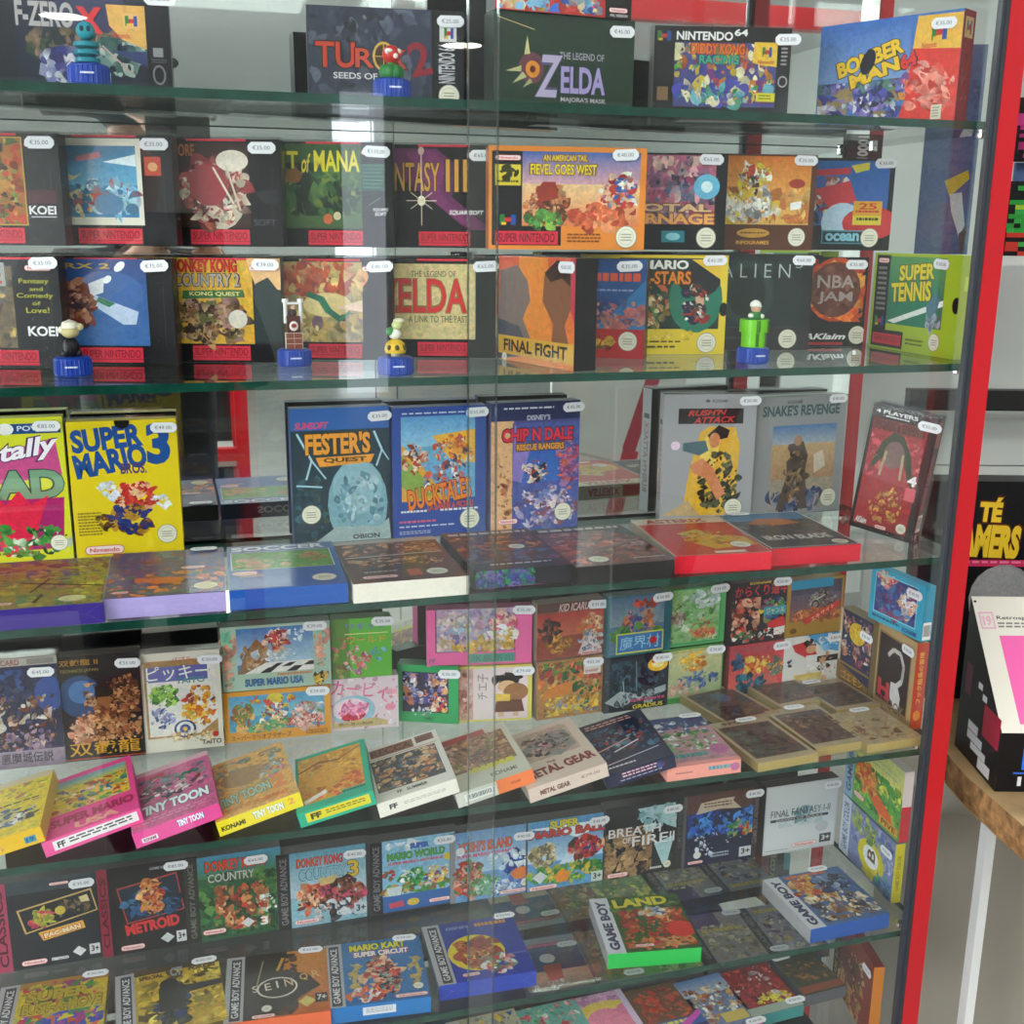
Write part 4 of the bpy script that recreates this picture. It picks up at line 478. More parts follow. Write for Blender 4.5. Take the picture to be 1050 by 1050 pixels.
DF([(386, 825), (468, 798), (448, 748), (375, 768)], 'R 0 0 100 100 dcd8cc;R 8 4 66 20 8a4a34;W .03;T 10 6 64 18 3a2218 RECCA;R 70 3 94 16 6a3a2e;L 4 23 96 23 1 a84a3a;A 6 26 92 84 3a3a42;B 7 27 91 83 90 10 d8a87a,c88a5a,4a5a6a,2a2a32,e0c09a,7a5a44,c86a4a;W .02;T 40 89 66 94 3a3634 SUMMER;T 28 89 34 94 3a3634 FF', 'white small box with a dark busy picture and white front edge', 'e6e2d6', 'W .05;T 14 30 24 66 2a2a2a FF;I 32 40 84 64 2 b0aca4', side='d0ccc0')
DF([(467, 815), (546, 788), (515, 736), (450, 758)], 'R 0 0 100 100 c8c4b0;R 4 2 70 12 a8423a;A 4 12 92 70 8a6a50;B 5 13 91 69 90 10 c8926a,7a4a34,d8b08a,5a4a44,a87a5a,8a8a4a,c89a8a;I 26 68 88 84 1 cfc83a;R 0 82 100 100 c8c8b4;T 50 85 84 92 6a6a60 KONAMI', 'grey framed small box with brown crowd picture and an orange label on its front edge', 'd2d2c6', 'R 52 0 100 100 f08048;W .03;T 70 40 82 60 b04a24 KONAMI;C 10 24 46 76', side='b8b8a8')
DF([(541, 810), (622, 782), (586, 730), (530, 750)], 'R 0 0 100 100 cdbcab;A 8 8 88 60 b8a08c;P 8a8a84 10 40 50 18 60 14 84 20 86 50 60 62;B 22 14 82 56 40 9 5a5a54,8a7a6a,b89a84,3a3a38,9a8a80,c88a8a;W .03;T 38 66 50 70 6a4a3a THE;W .05;K 4;T 6 72 96 86 7a2a24 METAL GEAR;K 0', 'beige small box with dark red military title', 'd8c4b6', 'W .05;T 14 34 52 70 6a3a34 METAL GEAR;W .02;T 66 30 90 52 8a6a64 €79.00', side='b8a898')
DF([(620, 796), (691, 773), (645, 724), (585, 746)], 'A 0 0 100 100 20243c;I 10 5 80 14 2 c8968a;B 4 18 96 74 60 10 1c2038,2a4a6a,3a6a80,141828,4a5a80,6a3a3a;B 26 30 80 60 20 8 4a8aa0,8aa8b0,a83a34,2a4a5a;L 10 58 60 48 2 c89a90;L 30 66 70 56 2 d8d8e0;L 4 86 90 78 1 d8d8e8;I 10 90 50 95 1 c8c8d4', 'navy small box with a fiery blue picture, pink script on its front edge', '1f2440', 'I 24 20 74 62 2 e0b0c0;I 20 68 80 82 1 a8a8c8;B 70 20 90 60 5 5 7a3a6a,3a4a8a', side='15182a')
DF([(684, 788), (760, 778), (722, 732), (664, 738)], 'A 0 0 100 100 b88a94;R 0 0 100 26 3a4a7a;B 2 8 98 40 34 10 3a5a8a,a83a34,d8d8e0,5a7aa0,8a8a9a;B 10 34 94 74 50 10 4a8a3a,6aa04a,d8d8d8,3a5a34,8ab07a;I 10 78 66 92 1 4a9a9a;E 84 76 12 10 b86a9a;R 0 94 100 100 e89a94', 'salmon edged small box with a green and navy picture', 'ee9d8e', 'I 12 44 34 66 1 a86a60;I 56 26 88 80 1 4a9ab0;E 92 50 6 30 b86a9a', up=.003, price=[84, 4, '€30.00'])
# fourth shelf, pale clear-sleeved boxes lying in a fan
def DC(c, art, label, price=None, zo=0, **kw): return FL('D', .012, c, 'R 0 0 100 100 b09e7e;A 6 14 94 90 5a4a44;'+art, label, price, sides=('a08a5a', 'a08a5a', 'b0a078', 'b09a60', 'a08a5a'), grp='c', sleeve=1, zo=zo, **kw)
DC([(738, 745), (792, 728), (755, 697), (697, 716)], 'B 7 15 93 88 50 11 5a4a4a,6a5a5a,3a3a44,4a5a7a,7a6a60;E 56 36 14 12 5a6a8a', 'pale sleeved box with a grey brown picture, at the near back of the fan', None, w=.088, l=.125)
DC([(795, 727), (846, 712), (806, 686), (752, 697)], 'B 7 15 93 88 50 11 6a4a44,7a5a50,4a3a3a,8a5a50,5a4a44', 'pale sleeved box with a dull maroon picture, behind the front of the fan', None, w=.086, l=.122)
DC([(764, 785), (824, 764), (796, 732), (738, 750)], 'B 7 15 93 88 60 11 3a3030,4a3a34,2a2626,6a4a3a,5a6a5a;T 20 4 50 11 4a4038 RPG', 'pale sleeved box with a nearly black picture, at the front of the fan', [60, 8, '€25.00'], zo=.0005, w=.09, l=.125)
DC([(826, 771), (880, 754), (842, 719), (798, 733)], 'B 7 15 93 88 60 11 2c2426,3a3032,5a3a34,8a6a5a,4a3a44', 'pale sleeved box with a black and brown battle picture, front middle of the fan', [52, 6, '€30.00'], zo=.0005, w=.085, l=.125)
DC([(878, 770), (936, 759), (910, 722), (858, 728)], 'A 0 0 100 100 b8a480;B 10 30 80 88 20 12 8a5a40,9a7050,b09070', 'pale sleeved box with a faded tan picture, under the hook box', [60, 5, '€30.00'], zo=.0005, w=.088, l=.1, yaw=2)
DC([(850, 726), (896, 719), (868, 697), (822, 704)], 'B 7 15 93 88 40 11 5a463c,6a5444,4a3a34,7a604c', 'pale sleeved box with a dark brown picture, farthest back in the fan', [30, 6, '€30.00'], w=.075, l=.1, yaw=4)
# fifth shelf, square boxes standing at the back
def G(R, top, art, label, price=None, spine='R 0 0 14 100 2a282a;V 3.5 6 11 94 7a7a7e GAME BOY ADVANCE;', w=.127, yaw=-1, d=.022, **kw): return U('E', None, R, top, d, spine+art, label, price, w=w, yaw=yaw, sides=('3a3638', '3a3638', '2a2a2e', '222', '222'), **kw)
G((108, .225), 893, 'R 14 0 100 100 24292e;A 14 0 100 14 3a464c;N 54 6 72 9;K 10;P c8a868 22 32 92 18 97 44 28 60;P 24262e 24 33.5 91 20 95.5 43 29.5 58;B 60 26 92 46 14 6 5a4a34,3a3240,7a6a40;B 32 34 58 54 20 8 a8b83a,c8c848,c8485a,8a9a34,b83a54;E 62 38 5 5 c8b048;P d8c890 80 26 88 24 90 32 82 32;W .05;P e0a84a 40 60 82 53 84 62 44 70;O 45 59 80 64.5 e8d8b0 b82a1a PAC-MAN;K 0;N 22 90 46 96;T 50 91 66 94.5 d8d8d8 namco;P d8d8d8 70 88 76 82 83 88 77 94;D 86 82 96 94 cfd0d2 2a2a2a 3+', 'black square box with a rose spine and a tilted gold framed picture', [84, 10, '€35.00'], spine='R 0 0 14 100 a8405a;V 3 8 11 94 4a1a2c CLASSICS;', w=.13)
G((208, .225), 878, 'R 10 0 92 100 1c1a1e;R 92 0 100 100 2a2628;T 52 5 70 8 9aa0a8 GAME BOY;K 5;P a83a3e 18 24 78 14 84 58 26 66;P 1c2c3a 19.5 25.5 77 16 82.5 57 27 64.5;K 0;B 24 30 80 62 34 8 1a3a5a,2a5a8a,142838,3a6a8a;B 40 18 62 60 36 7 c86a3a,d8904a,a83a2e,e0b070;K 5;W .05;T 24 64 78 77 cf3434 METROID;K 0;N 18 90 42 96;P cfcfcf 58 88 65 82 72 88 65 94;D 74 82 84 95 cfd0d2 2a2a2a 3+', 'black square box with a red title under a glowing orange figure', [78, 6, '€85.00'], spine='R 0 0 10 100 8a2038;V 2 10 8 90 4a1020 CLASSICS;')
G((291, .225), 868, 'A 14 0 100 100 2a5a3a;G 14 0 100 26 4a90b0 3a7a4a;B 14 20 100 96 70 12 2a6a34,1f4a28,3a7a3a,1a3a22,5a8a44;O 22 6 84 18 e0502e 7a1a10 DONKEY KONG;O 24 21 72 31 b8c0b4 3a4a3a COUNTRY;B 30 36 86 90 50 10 8a4a2a,c88a54,6a3420,a86a3c,e0b078,b83a2e;N 16 86 40 92;P cfd0d0 56 84 63 78 70 84 63 90;T 76 80 84 90 f0f0f0 3;B 74 50 96 74 7 5 d8e4dc,a8c0b0', 'jungle green square box with red title over brown animals', [74, 10, '€45.00'], spine='R 0 0 14 100 2c2c2a;V 4 6 10 94 6a6a60 GAME BOY ADVANCE;')
G((380, .225), 864, 'A 14 0 96 100 8ab8c8;G 14 0 96 60 5a9ab0 b8d0d8;O 22 9 70 20 e0502e 7a1a10 DONKEY KONG;O 24 24 74 38 8ac0d0 3a5a6a COUNTRY;O 76 20 88 42 e0b838 6a4a14 3;B 20 46 60 82 34 11 7a3a24,c89a78,5a2a1c,e0b890,c84a2a;B 44 40 92 88 50 10 8a4a34,6a3a28,b06a4a,c84a70,3a2a24;B 40 70 96 96 24 9 2a2a2e,4a4a50,c8ccd0;P d8b878 44 38 66 36 60 46 46 48;N 17 90 44 96;P d0d4d6 64 86 71 80 78 86 71 93;D 82 78 96 94 b8c8d0 2a2a2a 3+', 'pale blue square box with a yellow three beside red title', [84, 11, '€45.00'])
G((470, .225), 852, 'A 14 0 96 80 8ac0dc;B 18 3 60 14 10 7 e8f0f4,d0e4f0;B 14 56 96 80 34 10 5aa04a,3a8a3a,8a6a3a,c8a868;R 14 76 96 98 2f64a8;W .04;O 46 8 66 14 3a6ac8 2a3a6a SUPER;O 20 18 84 27 58a84a 2a4a2a MARIO WORLD;W .03;T 20 30 82 34 d8344a SUPER MARIO ADVANCE;E 88 32 5 5 d8c040;B 34 42 62 64 22 8 3a9a4a,58b05a,2a7a3a,e8ece0;B 60 42 92 66 24 7 e8c830,c8382e,e8c8a8,3a4a8a,e0e0e0;P c8d4d4 18 64 36 64 34 76 20 76;B 16 40 28 54 6 6 b83a3a,3a7a4a;N 66 88 90 93;E 48 88 7 5 d8b84a;P c84a5a 20 86 36 84 38 92 22 93', 'light blue square box with green title and a cape yellow patch', [84, 8, '€35.00'])
G((548, .225), 843, 'A 6 0 98 100 6a9ac8;G 6 0 98 60 6a98c4 a8c8e0;O 10 15 72 29 e0682e 7a2a1a YOSHI\'S ISLAND;W .03;T 8 32 76 37 d8344a SUPER MARIO ADVANCE;E 12 27 5 6 e0e0e0;B 6 44 40 98 50 10 c85a44,a83a34,3a7a4a,d8a08a,8a3a2a,5a9a4a;B 30 70 62 96 24 8 7ab08a,c8e0d0,4a8a5a;B 62 40 98 70 24 10 2a4aa0,3a5ab8,1f2f6a;E 84 70 13 9 d87a3a;P e8eef4 74 52 80 62 84 52 88 62 90 52;B 40 36 98 60 16 9 c8dcec,e0ecf4;B 50 78 98 96 20 8 d8e4ee,7a9ac8,4a6ab0;N 58 92 92 97;S 88 84 5', 'sky blue square box with a dark blue round creature', [86, 16, '€40.00'], spine='R 0 0 6 100 8a8a8a;')
G((622, .225), 832, 'A 2 0 98 100 5a9ac8;G 2 10 98 60 4a8ac0 b8d8ec;R 94 0 100 100 3a3434;P e8f0f6 2 10 98 10 98 18 60 30 40 18;W .05;O 28 2 64 13 d8c83a 4a4a1a SUPER;O 4 14 96 25 c84a3a 3a2a5a MARIO BALL;B 6 30 34 70 34 9 b8a878,8a7a5a,d8c8a0,6a6a5a;P c8dcec 40 66 60 34 72 66;B 52 30 92 60 34 11 c8302e,2a3a8a,e0b890,d8443a,8a2420,4a3020;B 4 64 96 92 60 9 3a8a3a,5aa84a,2a6a34,d8c04a;P e08a2a 34 82 44 72 54 80 50 92 38 92;P d0d4d4 8 80 17 72 26 80 17 90;N 4 93 38 99;D 80 84 94 99 c8d4cc 2a2a2a 3+', 'bright square box with a red and blue ball over green hills', [88, 10, '€45.00'], spine='R 0 0 2 100 555;')
G((699, .225), 818, 'A 0 0 100 100 1e2326;B 0 30 60 100 50 13 8a6a4a,a8845a,6a5038,b89468;P a8ccd0 40 6 88 4 90 40 78 34 66 24 48 18;P a8ccd0 62 58 88 50 80 88 74 90;B 40 4 90 38 14 9 9ac4c8,c0dcdc,7aa8b0;W .01;T 4 30 70 42 e6e6e6 BREATH;T 22 44 32 52 e6e6e6 OF;T 34 44 80 58 e6e6e6 FIRE;T 82 44 88 58 e6e6e6 II;R 90 0 100 100 2a2a2c;V 92 10 98 70 5a5a5e GAME BOY ADVANCE;N 4 92 30 98;I 58 91 74 97 1 d0d0d0;S 80 90 5', 'dark square box with brown hide, pale blue wing and white serif title', [84, 12, '€40.00'], spine='')
G((775, .225), 806, 'A 4 0 92 100 1c2440;A 4 0 92 26 5a3a34;B 6 24 92 60 44 12 2a5ac0,3a7ad8,1c3a8a,4a9ae8,142a5a;B 60 44 90 70 16 8 3a8a4a,d8b04a,c84a34,5aa0a0;B 4 56 70 86 30 5 101828,1c2a4a,d8e0f0;P cdb8a0 16 27 22 12 50 9 66 9 64 14 76 26 48 23;I 26 13 62 21 2 6a5040;R 92 0 100 100 3a3234;V 93 10 99 80 7a6a6a GAME BOY ADVANCE;E 20 84 5 5 d8dcd8;N 8 92 28 96;I 38 84 62 92 2 a8b8c8;D 76 82 92 96 c8ccd0 2a2a2a 3+', 'deep blue square box with flame blue wings', [92, 8, '€45.00'], spine='R 0 0 4 100 555;')
G((855, .225), 797, 'R 0 0 100 100 d3d8da;A 20 40 80 62 c4ced2;B 42 36 64 58 14 9 8ab0b8,a8c4c8,7aa0aa;W .004;T 8 36 90 46 4a4e52 FINAL FANTASY I-II;R 8 49 88 53 4a4a4c;T 16 49.6 80 52.4 d0d4d6 DAWN OF SOULS;E 80 68 9 8 c0c6c8;N 40 88 74 94;D 78 80 94 93 4a4c4e d8d8d8 3+;F 1 1 99 99 .6 b8bcbe;I 4 94 34 96 1 8a8a8e', 'white square box with thin grey capitals', [90, 8, '€45.00'], spine='')
GB2 = dict(w=None)
U('E', (860, .215), (913, .06), 866, .015, 'R 0 0 18 100 c0c8d4;V 4 8 14 92 4a5a80 GAME BOY COLOR;A 18 0 100 100 7a86b0;B 20 2 98 60 50 12 8a94b8,5a6aa0,a8b0cc,9aa080,6a7ab0;E 60 62 24 28 d2c62e;E 60 60 14 18 e8e8e8;V 54 46 68 66 5a4a2a B;P d2c62e 50 80 70 84 66 98 46 94;B 20 4 70 40 16 8 a8b85a,6a8a4a;B 70 70 100 98 10 8 5a9a8a,4a6ab0', 'square box with a yellow round picture on lavender, turned along the glass side', [88, 24, '€35.00'], sides=('c8bc24', 'c0c8d4', '8a90a8', '222', '222'), side_art={'r': 'V 30 20 70 80 8a7a14 GAME BOY COLOR'})
zM = COUNT[-1][2]
U('E', (865, .215), (921, .06), 792, .015, 'R 0 0 16 100 8aa8c0;V 4 8 13 92 2a4a6a GAME BOY;A 16 0 100 100 5a9a4a;G 16 0 100 40 b8c07a d8d06a;B 18 30 98 90 60 12 3a8a34,5aa83a,2a6a2c,d8d84a,8ac04a;P d8602a 20 40 46 36 60 60 84 74 90 94 70 92 40 64 20 60;B 20 34 60 70 20 9 e0782e,d8a83a,c84a2a;I 22 12 90 26 2 a8b878;R 66 84 98 96 d89a2a;T 70 86 94 94 4a3a14 PIVE;N 20 82 38 88', 'square box with an orange snake shape on bright green, stacked at the glass side', None, zo=zM+.002, sides=('c8283a', '8aa8c0', 'a8a8a8', '222', '222'), side_art={'r': 'R 0 0 100 50 d8c8c4;B 10 60 90 96 10 14 3a7a3a,8a2430'})
# fifth shelf, square boxes lying at the front
GS = 'R 0 0 18 100 a8a8aa;R 5 4 15 98 3a3a3e;V 6.5 8 13.5 94 d4d4d6 GAME BOY ADVANCE;'
def EF(c, art, label, front, price=None, fa='', spine=GS, **kw): return FL('E', .022, c, spine+art, label, price, sides=(front, 'a8a8aa', front, front, front), side_art={'b': fa or cr.format('c8c8d0')}, w=.126, l=.126, wrap=1, **kw)
EF([(-12, 1084), (100, 1062), (104, 998), (10, 1012)], 'A 18 0 100 100 c8b030;R 18 0 100 10 a87a3a;B 20 4 98 40 24 12 d8b83a,c83a4a,8a3a6a,b8a03a,3a7a3a;W .05;O 26 16 84 32 b8a02a 5a4a14 SUPER;O 24 34 96 50 b8a02a 5a4a14 BUST-A-MOVE;B 20 52 100 100 40 18 c8303a,2f8a4a,3a4ab0,e0683a,d8c030,8a3aa0', 'yellow square box with shiny coloured balls', 'b8a02a', [88, 4, '€30.00'])
EF([(126, 1062), (236, 1044), (222, 987), (112, 1003)], 'A 18 0 100 100 b89a2c;B 20 8 100 96 70 14 d8b83a,c8a02c,5a4a1a,8a7a2a,e8d060;R 18 0 100 8 4a3a24;W .05;T 52 4 64 18 8a98a8 CT;T 22 10 46 16 4a3a1a SPECIAL;T 70 8 96 14 4a3a1a FORCES;B 40 30 66 96 40 11 2a2a24,3a3a2c,1c1c1a,2a3a6a,4a4a3a;P 24241e 40 34 56 28 66 36 100 36 100 44 66 48 60 70 40 70;E 50 30 9 9 1c1c1a', 'square box with a dark gunman outline on a yellow blaze', '6a5a2a', [86, 4, '€30.00'])
EF([(238, 1046), (332, 1034), (326, 976), (240, 984)], 'A 18 0 100 100 b87028;G 18 0 100 100 c0802c b85f28;B 18 4 70 98 40 14 3a2a20,4a3424,2a1e18,5a3c28;P 2a1e18 18 0 60 0 56 30 80 40 92 60 60 84 30 100 18 100;E 50 56 20 16 d8cfc0;E 50 56 18 14 2f231c;W .01;K 8;T 26 50 31 60 d8d0c0 S;T 38 48 44 59 d8d0c0 E;T 49 46 51 57 d8d0c0 I;T 57 44 65 56 d8b890 N;T 72 39 80 50 d8a868 Q;T 84 36 92 47 d8a868 R;K 0;L 30 52 36 12 1.6 9a8a70;L 50 30 56 10 3 c89a3a;P cfc060 70 82 78 74 87 82 78 90;D 86 72 98 86 2a1e18 d8d0c0 7+;N 26 94 48 99;S 40 86 5', 'burnt orange square box with a brown ink splash and thin loops', 'e0663a', [84, 4, '€30.00'], fa=cr.format('f08a5a'))
EF([(335, 1036), (441, 1022), (432, 958), (330, 970)], 'A 18 0 100 100 2a6aa4;B 18 0 100 30 10 12 2a6aa8,3a7ab4;W .05;O 26 5 84 16 e0d838 3a3a14 MARIO KART;W .04;O 30 18 86 26 f0f0f0 c83a3a SUPER CIRCUIT;B 40 28 76 92 50 10 c8382e,2a2a2e,e0b890,8a9a8a,1c1c20,d84a3a;L 32 40 28 66 4 b8a05a;L 28 66 38 84 4 b8a05a;L 90 36 94 62 4 b8a05a;L 94 62 86 82 4 b8a05a;B 24 36 38 86 16 5 b8a05a,c8b06a;B 84 34 98 80 16 5 b8a05a,c8b06a;B 24 76 60 98 20 8 c83a34,d86a3a,e8e0d8;N 66 92 98 97;S 90 82 5', 'blue square box with a gold laurel wreath and yellow title', '1f72b8', [84, 4, '€30.00'], fa='R 34 20 66 70 d8dce0;I 37 28 63 60 3 8a9098;'+cr.format('6aa0d0'))
EF([(452, 1012), (548, 995), (525, 938), (432, 950)], 'A 18 0 100 100 24349a;G 18 0 100 100 2a3a8a 2436a0;W .03 .2;T 24 8 50 13 8a9ac8 DISNEY;I 56 7 90 18 1 d89a3a;E 48 56 30 30 e0c82e;B 28 34 72 80 50 11 8a3424,a84a2e,6a2a20,c8763a;B 50 66 84 92 24 8 c8303a,e8e0dc,3a9a5a,8a8a8a;N 26 88 44 93;I 80 66 98 70 1 6a7ac8', 'royal blue square box with a large yellow disc', '2a44b0', [90, 3, '€30.00'])
GG = 'R 0 0 20 100 cfd2d8;W .05;V 5 6 16 94 2a3458 GAME BOY;'
EF([(619, 981), (713, 968), (700, 913), (606, 926)], 'A 20 0 100 100 3a5a2a;B 20 2 100 34 36 12 2a4a20,3a6a2a,1c3418,5a8a34;K 3;W .05;O 24 4 86 20 d8cc3a 2a3a14 LAND;K 0;B 22 26 98 94 70 11 c84a2e,d8783a,8a3a24,e0a060,b0342a,6a4a2a;E 88 66 16 14 d83a30;B 50 24 80 40 10 8 3a6aa0,d8d0c0;N 24 88 52 93;B 24 78 96 98 10 9 d8a070,c87a50', 'green edged square box with jungle fruit picture and white spine', '1fbb4e', None, spine=GG, fa=cr.format('7ae09a'))
EF([(832, 956), (913, 939), (853, 885), (787, 901)], 'A 20 0 100 100 4a6a9a;I 26 3 80 13 1 d8702e;B 22 10 66 56 40 12 d8b060,e0c88a,c8903a,b84a30;B 50 14 98 44 24 12 2a3a5a,4a6aa8,3a3a44,8aa0c0;B 24 46 98 94 70 9 b87a3a,d8c8a8,3a3a4a,8a5a34,e8dcc0,5a6a8a', 'blue edged square box with an army picture and white spine', '2456a8', [72, 1, '€30.00'], spine=GG, fa=cr.format('7aa0d8'))
# lowest shelf, square boxes lying under the fifth shelf
ZF = .425-TOP['F']                         # height of the riser that carries the flat boxes
def FF_(c, art, label, price=None, w=.118, l=.122, yaw=None, front='5a5a60', grp='f', t=.018, zo=0, **kw): return FL('F', t, c, art, label, price, sides=(front,)*5, w=w, l=l, yaw=yaw, grp=grp, zo=zo+ZF, **kw)
FF_([(540, 1019), (588, 1012), (585, 957), (548, 962)], 'A 0 0 100 100 26365c;R 0 0 100 12 8a9098;R 0 13 100 18 c05a7a;A 0 20 100 70 24406a;A 0 66 100 100 a89a80;E 46 42 12 9 d8d8dc;P a84a3c 34 54 62 54 58 84 36 84;B 30 82 66 98 8 6 d8dce0;S 14 92 4', 'flat square box with a pale figure on dark blue, far row of the lowest shelf', [84, 22, '€30.00'], w=.1, yaw=-2, zo=.001)
FF_([(590, 1010), (644, 1003), (642, 949), (600, 955)], 'R 0 0 18 100 3a3a30;V 5 6 14 70 8a8a70 GAME BOY COLOR;A 18 0 100 100 6a5a3a;B 20 4 100 96 46 14 a87a4a,7a4a2a,c89a68,8a8a3a,5a4a30', 'flat square box with round tan shapes, far row of the lowest shelf', [84, 94, '€25.00'], w=.085, yaw=-2, zo=.001)
FF_([(650, 1002), (700, 994), (700, 940), (655, 947)], 'A 0 0 100 100 5a8a4a;B 0 0 100 100 40 14 6aa04a,c8c85a,4a6a3a,8a9a6a', 'flat square box with a leafy picture, far row of the lowest shelf', None, w=.095, yaw=-2, zo=.001)
FF_([(712, 993), (768, 985), (764, 929), (718, 936)], 'R 0 0 16 100 34343a;V 4 6 12 90 7a7a80 GAME BOY COLOR;A 16 0 100 100 8a8486;R 16 0 60 30 4a3a6a;B 20 26 98 96 50 11 b0a48a,8a7a5a,c8c0a8,6a6258;I 22 34 90 46 1 c8b05a', 'flat grey square box with a brown crowd, far row of the lowest shelf', [88, 8, '€25.00'], w=.1, yaw=-2, zo=.001)
FF_([(772, 983), (832, 974), (826, 922), (776, 928)], 'R 0 0 16 100 34343a;V 4 6 12 90 7a7a80 GAME BOY;A 16 0 100 100 8a8a98;B 20 20 98 96 50 11 a8a8b4,6a6a7a,c8c0a8,4a3a6a,b0a06a;I 22 8 80 22 1 c8b05a', 'flat lavender square box with a pale statue group, far row of the lowest shelf', [20, 92, '€25.00'], w=.1, yaw=-2, zo=.001)
def row(x, y, dx=62): return [(x+18, y+92), (x+18+dx*1.12, y+78), (x+dx, y-11), (x, y)]
FF_(row(395, 1046), 'A 0 0 100 100 2a4a5a;B 0 0 100 100 50 12 3a6a7a,2a3a4a,8a8a5a,a84a4a', 'flat square box with a dim teal picture, near row of the lowest shelf', None, w=.1, yaw=3, zo=.0008)
FF_(row(462, 1034, 66), 'A 0 0 100 100 b8b090;R 0 0 18 100 c8c8c0;B 20 4 100 90 50 12 2a5ab0,d8b83a,3a6ac8,8a8a8a,c8c8c0', 'flat square box with blue and gold streaks, near row of the lowest shelf', None, w=.1, yaw=3, zo=.0012)
FF_(row(534, 1022, 60), 'A 0 0 100 100 6aa89a;B 0 0 100 100 60 12 8ac8b8,d8505a,c83a4a,5aa08a,e8a8a0,3a9a4a,e0e8e0', 'flat mint square box with red fruit, near row of the lowest shelf', None, w=.09, yaw=3, zo=.001)
FF_([(600, 1096), (676, 1080), (636, 1008), (576, 1019)], 'A 0 0 100 100 d8a8c8;B 0 0 100 30 20 10 c080b8,d898c0,a86aa0;E 60 30 44 16 e8c85a;E 56 60 38 34 e888a0;E 90 34 14 10 e080a0;E 12 60 14 12 e080a0;E 74 84 18 16 c8303a;I 4 8 60 20 1 c080a8;R 90 0 100 100 d8c0dc', 'flat pink square box with yellow arc and red disc on the lowest shelf', None, yaw=3, w=.096)
FF_([(668, 1088), (742, 1070), (692, 998), (640, 1008)], 'A 0 0 100 100 6a4a34;B 10 6 90 60 40 13 c8402c,d8603a,8a2a20,a84a3a;R 0 62 100 76 3a5a9a;A 0 76 100 100 2a2a5a;I 20 64 84 74 1 d8d060;P c84ab0 60 70 100 54 100 62 66 78', 'flat square box with a red burst and blue band, near row of the lowest shelf', None, yaw=4, w=.088)
FF_([(722, 1078), (792, 1060), (737, 990), (694, 998)], 'A 0 0 100 100 6a7a9a;G 0 0 100 30 5a7ab0 a8b8c8;B 4 16 96 80 60 11 a8643a,d8c8a8,8a4a2a,e0e0dc,c89a5a;R 40 66 90 82 c8b05a;R 0 90 100 100 d86aa0', 'flat square box with white and brown figures, pink rim, near row of lowest shelf', [90, 92, '€25.00'], yaw=5, w=.076, front='c85a94')
FF_([(768, 1052), (818, 1034), (790, 985), (740, 990)], 'A 0 0 100 100 8a2a30;B 2 2 98 76 60 11 a83038,c84a44,5a1a20,d8d0cc,7a2a2a;B 30 60 96 84 14 10 d8c83a,c8b030;R 0 84 100 100 9aa89a', 'flat dark red square box with yellow patches, near row of the lowest shelf', [90, 90, '€30.00'], yaw=4, w=.084, l=.1, front='3a8a8a')
FF_([(822, 1028), (862, 1012), (836, 972), (795, 978)], 'A 0 0 100 100 3a3f30;B 2 20 98 70 30 12 8a5a34,4a4a34,a8703a,5a3420;R 0 80 100 96 8a4a34', 'flat dark olive square box with an orange animal, near row of the lowest shelf', [20, 5, '€25.00'], yaw=4, w=.07, l=.09)
U('F', (815, .268), (846, .222), 974, .010, 'A 0 0 100 100 1f7a94;B 4 2 96 98 40 12 2a8aa8,3aa0b8,1a5a70,5ab0c0;R 86 0 100 100 c8d8dc', 'bright teal square box standing behind the brown one on the lowest shelf', None, h=.127, sides=('b8c8cc', '1f7a94', '2a8aa0', '222', '222'))
U('F', (853, .20), (889, .055), 1010, .016, 'R 0 0 14 100 26241f;V 3 6 11 94 a8a85a GAME BOY COLOR;A 14 0 100 100 8a3a34;A 14 0 100 100 80382e;B 40 20 84 60 16 8 c8a05a,5a4a2a,d8d0b0,3a2a1a;B 14 56 80 100 30 10 c8a068,8a6a3a,d8b880,6a4a2a;R 22 66 34 86 c8a068;R 40 70 56 76 c8a068;R 46 76 52 92 c8a068', 'red brown square box with an orange edge, standing on the lowest shelf', [88, 14, '€30.00'], h=.127, sides=('d8822a', '26241f', '7a2028', '222', '222'))
rs = link('display_riser', None); rs.location = (.2, .15, TOP['F']+.0002); tag(rs, 'low dark riser under the flat boxes on the lowest shelf', 'riser')
mb = MB(); mb.box(-.6, -.13, ZF-.006, .59, .135, ZF-.0006, (.03, .03, .032, 0)); mb.build('board', M['dark'], rs)
for x in (-.58, 0, .55):
    for y in (-.12, .11): mb = MB(); mb.box(x, y, 0, x+.015, y+.015, ZF-.0062); mb.build('foot', M['dark'], rs)
# ---------------------------------------------------------------- figurines on blue bottle-cap stands
def figurine(pos, label):
    r = link('figurine', None); r.location = pos; tag(r, label, 'figurine', 'figurines on blue stands'); r.empty_display_size = .02
    mb = MB(); blue = (*hexc('1c3f9e'), 0); lathe(mb, [(0, 0), (.0185, 0), (.019, .002), (.0182, .018), (.016, .0195), (0, .0195)], blue, 28)
    for k in range(28):                     # grip ribs of the cap
        a = 2*math.pi*k/28; c, s = math.cos(a), math.sin(a); p = lambda rr, t, z: (rr*math.cos(a+t), rr*math.sin(a+t), z)
        mb.face([p(.0188, -.04, .002), p(.0196, 0, .002), p(.019, 0, .017), p(.0182, -.04, .017)], blue); mb.face([p(.0196, 0, .002), p(.0188, .04, .002), p(.0182, .04, .017), p(.019, 0, .017)], blue)
    Face(mb, (-.006, -.0202, .012), (.012, 0, 0), (0, 0, -.005), (0, -1, 0)).draw('I 0 20 100 90 1 dfe6f4')
    mb.build('stand', M['bluecap'] if 0 else M['card'], r); return r
def sub(r, name, fn, smooth=True):
    mb = MB(); fn(mb); return mb.build(name, M['card'], r, smooth)
def C(h): return (*hexc(h), 0)
